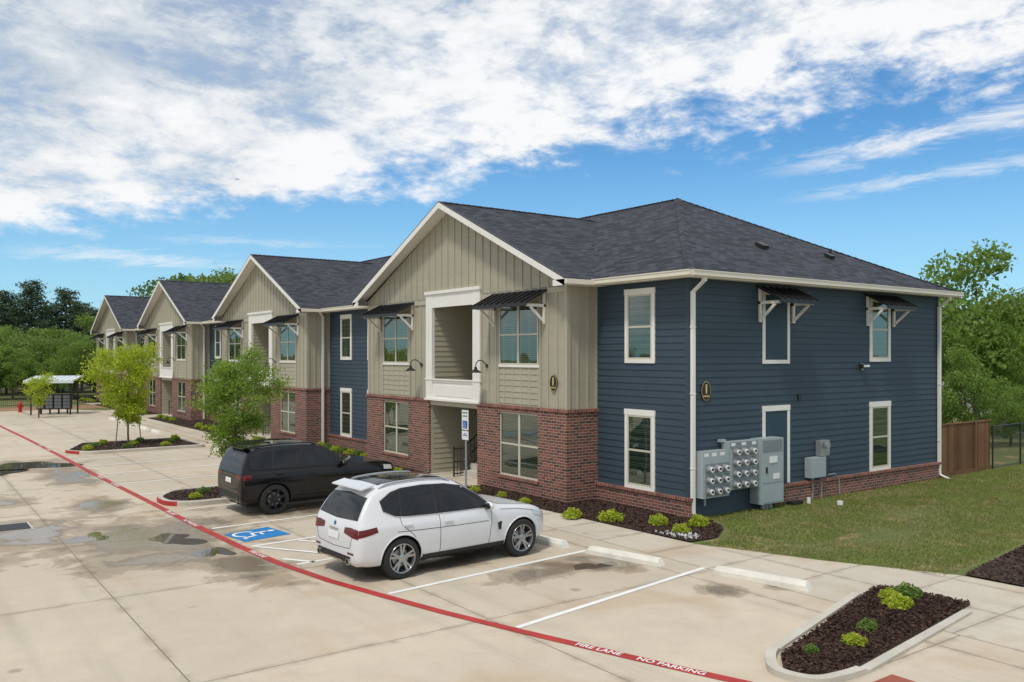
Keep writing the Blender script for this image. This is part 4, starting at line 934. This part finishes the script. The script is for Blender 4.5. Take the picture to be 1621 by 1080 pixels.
for dx,dy in ((-.5,.1),(.5,-.1)): b.cyl((8.2+dx,39.3+dy,0),(8.2+dx*.8,39.3+dy*.8,1.2),.02,bark)
b.obj('tree_stakes')
def shrubmesh(nm,r,n,size,mat,sd):
    t=rng.normal(size=(n,3)); t/=np.linalg.norm(t,axis=1)[:,None]; rad=rng.uniform(.35,1.1,(n,1))**.6
    lump=1+.22*np.sin(t[:,:1]*5+sd)*np.cos(t[:,1:2]*6+sd)
    c=t*rad*r*lump; c[:,2]=np.abs(c[:,2])*.9+.02; return npmesh(nm,leafverts(c,size,.7),4,[mat])
sm=[shrubmesh('shrub_leaves',.22,1100,.055,leafS,i) for i in range(3)]; sg=[shrubmesh('shrub_leaves_g',.22,700,.06,leafM,i+4) for i in range(3)]
def shrub(x,y,s,yel=True,z=.03):
    me=random.choice(sm if yel else sg); o=bpy.data.objects.new('shrub',me); o.location=(x,y,z); o.rotation_euler=(0,0,random.uniform(0,6)); o.scale=(s,s,s*random.uniform(.8,1.1)); S.collection.objects.link(o)
for x,y,s in ((13.23,15.74,1.),(13.75,14.95,1.25),(14.3,13.95,1.),(14.1,13.05,.85),(14.95,13.3,1.05),(13.5,20.4,.7),(13.6,19.2,.7),(13.5,18.0,.7)): shrub(x,y,s)
for x,y,s in ((13.3,7.42,1.),(12.63,7.18,.95),(10.53,6.62,.7),(11.24,6.85,.6),(9.76,6.75,.45),(12.9,7.5,.7)): shrub(x,y,s,s in(.95,.7),.04)
for i in range(8): shrub(13.6,25.2+i*.55,.8,i%3==0)
for k in range(1,4):
    for i in range(9): shrub(13.4+.3*(i%2),24.9+17.5*k+i*.6,1.,i%2==0)
    for i in range(5): shrub(13.5,18.0+17.5*k+i*.75,.9,i%2==0)
for i in range(7): shrub(14.6,29.6+i*.7,1.0,i%2==0)
for i in range(6): shrub(6.6+i*.45,23.6+.8*(i%2),.75,i%2==0,.1)
for i in range(9): shrub(6.4+i*.5,38.0+1.2*(i%3),.9,i%2==0,.1)
x,y=scatter([(13.6,12.4),(14.1,12.4),(14.2,13.2),(13.6,13.4)],110); c=np.stack([x,y,np.full(len(x),.05)],1); me=npmesh('stones',leafverts(c,.09,.8,.5),4,[stonem]); o=bpy.data.objects.new('decorative_stones',me); S.collection.objects.link(o)
def crownmesh(nm,n,size,mat,clumps,rad,h,sd,low=.3,sph=.22):
    r=np.random.default_rng(sd); cc=r.normal(size=(clumps,3)); cc/=np.linalg.norm(cc,axis=1)[:,None]; cc*=r.uniform(.45,1.,(clumps,1)); 
    cc=cc*np.array([rad,rad,h*(1-low)/2])+np.array([0,0,h*(1+low)/2]); cr=r.uniform(.6,1.3,clumps)*sph*rad*2
    i=r.integers(0,clumps,n); d=r.normal(size=(n,3)); d/=np.linalg.norm(d,axis=1)[:,None]
    c=cc[i]+d*(cr[i,None]*r.uniform(.5,1.,(n,1)))*np.array([1,1,.75]); c[:,2]=np.maximum(c[:,2],.2)
    return npmesh(nm,leafverts(c,size),4,[mat])
prot=[]
for i,(mat,n,cl_,sp_,lo_) in enumerate(((leafD,12000,34,.22,.16),(leafM,12000,34,.22,.16),(leafE,8500,40,.16,.12),(leafD,12000,30,.24,.16),(leafE,13000,46,.165,.10))):
    prot.append(crownmesh('crown',n,.24 if i in(2,4) else .29,mat,cl_,3.6,8.,40+i,low=lo_,sph=sp_))
tm=[]
for i in range(2):
    b,_=grow((0,0,0),7.2,3.4,60+i,trunk_r=.2,nl=16,start=.2); o=b.obj('trunk_proto'); tm.append(o.data); bpy.data.objects.remove(o)
def bigtree(name,x,y,h,i,wd=1.,z=0):
    o=bpy.data.objects.new(name,tm[i%2]); s=h/8.; o.location=(x,y,z-.1); o.scale=(s*wd,s*wd,s); o.rotation_euler=(0,0,random.uniform(0,6.28)); S.collection.objects.link(o)
    q=bpy.data.objects.new('foliage',prot[i]); S.collection.objects.link(q); q.parent=o; return o
def pineproto(sd,h=13.):
    r=np.random.default_rng(sd); C=[]
    b=MB(); b.cyl((0,0,0),(0,0,h*.95),.22,bark,.05,8)
    for k in range(40):
        t=.25+.73*k/40; z=h*t; L=(1-t)**.6*3.4*r.uniform(.5,1.2)+.4; a=k*2.4
        e=np.array([math.cos(a)*L,math.sin(a)*L,z+L*.12]); s=np.array([0,0,z]); b.cyl(tuple(s),tuple(e),.05,bark,.015,4)
        m=int(70+110*L); f=r.uniform(.25,1.05,(m,1)); C.append(s+(e-s)*f+r.normal(0,.36,(m,3))*np.array([1,1,.55]))
    c=np.concatenate(C); return b,npmesh('needles',leafverts(c,.34,.35),4,[leafP])
pp=[]
for i in range(2):
    b,m=pineproto(80+i); o=b.obj('p'); pp.append((o.data,m)); bpy.data.objects.remove(o)
def pine(x,y,h,i):
    o=bpy.data.objects.new('pine_tree',pp[i%2][0]); s=h/13.; o.location=(x,y,-.1); o.scale=(s*1.1,s*1.1,s); o.rotation_euler=(0,0,random.uniform(0,6.28)); S.collection.objects.link(o)
    q=bpy.data.objects.new('foliage',pp[i%2][1]); S.collection.objects.link(q); q.parent=o
def at(px,d): # ground position on a bearing at a distance
    k=(px-810.5)/1350; return d*.5878+k*d*.809, d*.809-k*d*.5878
R_=random.Random(4)
for i in range(16):
    x,y=at(-190+i*24+R_.uniform(-8,8),R_.uniform(104,125)); pine(x,y,R_.uniform(9.8,13.6),i)
for i in range(15):
    x,y=at(-260+i*30,R_.uniform(80,92)); bigtree('oak_tree',x,y,R_.uniform(5.8,7.6),R_.choice((0,1,2,4,4)))
for px_,d,h in ((20,75,4.6),(115,76,5.),(-40,74,6),(60,90,7.4),(150,92,8.0)): 
    x,y=at(px_,d); bigtree('oak_tree',x,y,h,R_.choice((1,4,2)))
for px_,d,h,i in ((335,118,16.4,1),(300,125,15.6,0),(368,122,15.2,4),(228,115,12.8,1),(262,120,12.6,0),(200,112,10.5,1)):
    x,y=at(px_,d); bigtree('oak_tree',x,y,h,i)
# right side trees
for px_,d,h,i,wd in ((1545,42,8.9,4,.92),(1500,60,8.0,2,.8),(1618,50,7.2,4,.85),(1668,46,7.4,4,1.),(1740,50,8,2,1.),(1580,74,7.0,1,.9),(1800,60,8,1,1.),(1528,36,4.2,4,.8),(1600,37,2.6,4,1.)):
    x,y=at(px_,d); bigtree('elm_tree',x,y,h,i,wd)
for i in range(12):
    x,y=at(1380+i*75,R_.uniform(130,170)); bigtree('oak_tree',x,y,R_.uniform(6.,8.5),R_.choice((1,2,4)),1.3)
# ---------------------------------------------------------------- fences, houses, kiosk, hydrant, sign
def woodfence(p,q,h=1.68):
    p,q=V((*p,0)),V((*q,0)); d=(q-p).normalized(); n=V((-d.y,d.x,0)); L=(q-p).length; b=MB(); k=int(L/.14)
    for i in range(k):
        hh=h+random.uniform(-.015,.015); b.obox(p+d*(i*.14)+n*random.uniform(0,.008),d*.122,n*.018,UZ*hh,woodm)
    for z in (.3,.9,1.45): b.obox(p+n*.03+UZ*z,d*L,n*.04,UZ*.09,woodm)
    b.obox(p+UZ*h-n*.02,d*L,n*.08,UZ*.035,woodm); b.obox(p+UZ*.0-n*.012,d*L,n*.01,UZ*.14,woodm)
    for i in range(int(L/2.4)+1): b.obox(p+d*(i*2.4)-n*.03,d*.10,n*.028,UZ*h,woodm)
    return b.obj('wooden_fence')
woodfence((27.15,14.1),(30.7,14.1))
b=MB(); x0,x1,y=30.8,48.,14.1
for i in range(9): b.cyl((x0+i*2.1,y,0),(x0+i*2.1,y,1.5),.03,black)
b.cyl((x0,y,1.48),(x1,y,1.48),.022,black); b.cyl((x0,y,.06),(x1,y,.06),.01,black)
xx=x0-1.5
while xx<x1:
    a=max(xx,x0); e=min(xx+1.45,x1)
    if e>a:
        b.ribbon([(a,y,a-xx),(e,y,e-xx)],.009,black,n=(0,-1,0)); b.ribbon([(a,y+.003,1.45-(a-xx)),(e,y+.003,1.45-(e-xx))],.009,black,n=(0,-1,0))
    xx+=.08
b.obj('chain_link_fence')
def house(name,x,y,wx,wy,h,rise,wm,rz=0):
    e=empty(name,(x,y,0),rz); b=MB(); b.box(-wx/2,-wy/2,0,wx/2,wy/2,h,wm)
    for sx in (-1,1): b.face([(sx*wx/2,-wy/2,h),(sx*wx/2,wy/2,h),(sx*wx/2,0,h+rise)],wm,(sx,0,0))
    b.obj('walls',e); b=MB(); o=.5
    for s in (-1,1): 
        zz=h-o*rise/(wy/2); b.obox((-wx/2-o,s*(wy/2+o),zz),(wx+2*o,0,0),(0,-s*(wy/2+o),h+rise-zz),(0,0,.15),housr)
        b.obox((-wx/2-o,s*(wy/2+o),zz-.1),(wx+2*o,0,0),(0,-s*.03,0),(0,0,.16),white)
    b.obj('roof',e); b=MB()
    for i in range(int(wx/3)):
        a=-wx/2+1.2+i*3
        for s in (-1,1):
            b.box(a-.08,s*wy/2-.03,.9,a+1.08,s*wy/2+.03,2.3,white); b.box(a,s*wy/2-.04,1.,a+1.,s*wy/2+.04,2.2,cglass)
    b.obj('windows',e)
x,y=at(1600,62); house('house',x,y,14,10,3.4,2.2,housew2,.5)
x,y=at(1500,95); house('house',x,y,16,10,3.,3.,housew,.2)
x,y=at(1740,75); house('house',x,y,14,10,3.,3.,housew,.9)
x,y=at(60,100); house('house',x,y,18,9,2.6,1.4,housew,1.2)
b=MB(); p=V(( -6,70.5,0)); q=V((17,76,0)); d=(q-p); L=d.length; d.normalize()
for i in range(int(L/.14)): b.obox(p+d*i*.14,d*.018,V((0,.018,0)),UZ*(1.45 if i%17 else 1.6),black)
for z in (.15,1.25): b.obox(p+UZ*z,d*L,V((0,.03,0)),UZ*.035,black)
b.obj('iron_fence')
poly('ground_bank',[(-30,69.05),(13,69.05),(13,74),(-30,68.9+4)],.008,dirt)
# mailbox kiosk: pale metal canopy on slim posts over a lower mailbox bank
K=empty('mailbox_kiosk',(8.75,63.9,0),-.45); b=MB()
for dx in (-1.2,1.2):
    for dy in (-.75,.75): b.box(dx-.04,dy-.04,0,dx+.04,dy+.04,2.2,black)
b.obox((-1.5,-1.15,2.20),(3.0,0,0),(0,2.3,.28),(0,0,.06),kioskr)
for i in range(9): b.obox((-1.5+i*.37,-1.15,2.262),(.02,0,0),(0,2.3,.28),(0,0,.03),kioskr)
b.box(-1.52,-1.19,2.10,1.52,-1.152,2.29,kioskr); b.obox((-1.54,-1.15,2.12),(.035,0,0),(0,2.3,.28),(0,0,.16),kioskr)
b.obj('canopy',K); b=MB()
for i in range(4):
    a=-1.05+i*.54; b.box(a,-.25,.35,a+.48,.15,1.35,black); b.box(a+.2,-.12,0,a+.28,0,.35,black)
    for r in range(4):
        for c in range(2): b.box(a+.03+c*.22,-.262,.42+r*.22,a+.23+c*.22,-.25,.60+r*.22,greyd)
b.obj('mailboxes',K)
b=MB(); c=V((7.1,67.3,0))
b.lathe(c,UZ,[(.16,0),(.16,.05),(.11,.06),(.11,.5),(.14,.52),(.14,.56),(.12,.60),(.08,.70),(.03,.74),(.03,.79),(0,.79)],redh,16,False)
b.cyl(c+V((-.2,0,.4)),c+V((.2,0,.4)),.06,redh); b.cyl(c+V((0,-.2,.38)),c+V((0,0,.38)),.075,redh); b.obj('fire_hydrant')
e=empty('accessible_parking_sign',(12.2,18.85,0)); b=MB()
b.box(-.02,-.02,0,.02,.02,2.5,galv); b.box(-.03,-.155,1.98,-.022,.155,2.5,signw); b.box(-.03,-.155,1.72,-.022,.155,1.95,signw)
b.face([(-.034,-.11,2.22),(-.034,.11,2.22),(-.034,.11,2.02),(-.034,-.11,2.02)],signb,(-1,0,0)); isa(b,(-.038,0,2.12),(0,-1,0),(0,0,1),.17,signw)
b.lathe((0,0,0),UZ,[(.09,0),(.09,.03)],kerbm,14)
b.obj('post_and_plates',e)
def stext(body,z,size,m,):
    o=text('sign_lettering',body,(12.2-.034,18.85,z),(0,-1,0),(0,0,1),size,m,None,.0005); o.parent=e; o.matrix_parent_inverse=Matrix.Translation((-12.2,-18.85,0))
stext('RESERVED',2.43,.055,signg); stext('PARKING',2.34,.055,signg); stext('VAN\nACCESSIBLE',1.86,.045,signb)
b=MB(); x,y=at(-40,96); x2,y2=at(150,130); b.cyl((x,y,0),(x,y,7.6),.14,bark,.1); b.cyl((x2,y2,0),(x2,y2,9.),.14,bark,.1)
for dz in (0,.5):
    P0=V((x,y,7.3-dz)); P1=V((x2,y2,8.6-dz)); b.tube([P0.lerp(P1,t/10)-UZ*(4*.8*(t/10)*(1-t/10)) for t in range(11)],.03,black,5)
b.obj('utility_pole')
b=MB(); b.cyl((-3.2,0,0),(3.2,0,0),.45,black,.25); b.box(-.3,-4.2,.3,.9,4.2,.42,black); b.box(-3.1,-1.4,.2,-2.5,1.4,.3,black); b.box(-3.2,-.06,.2,-2.6,.06,1.2,black)
o=b.obj('airplane'); o.location=(393,1198,251); o.rotation_euler=(0,0,.6)
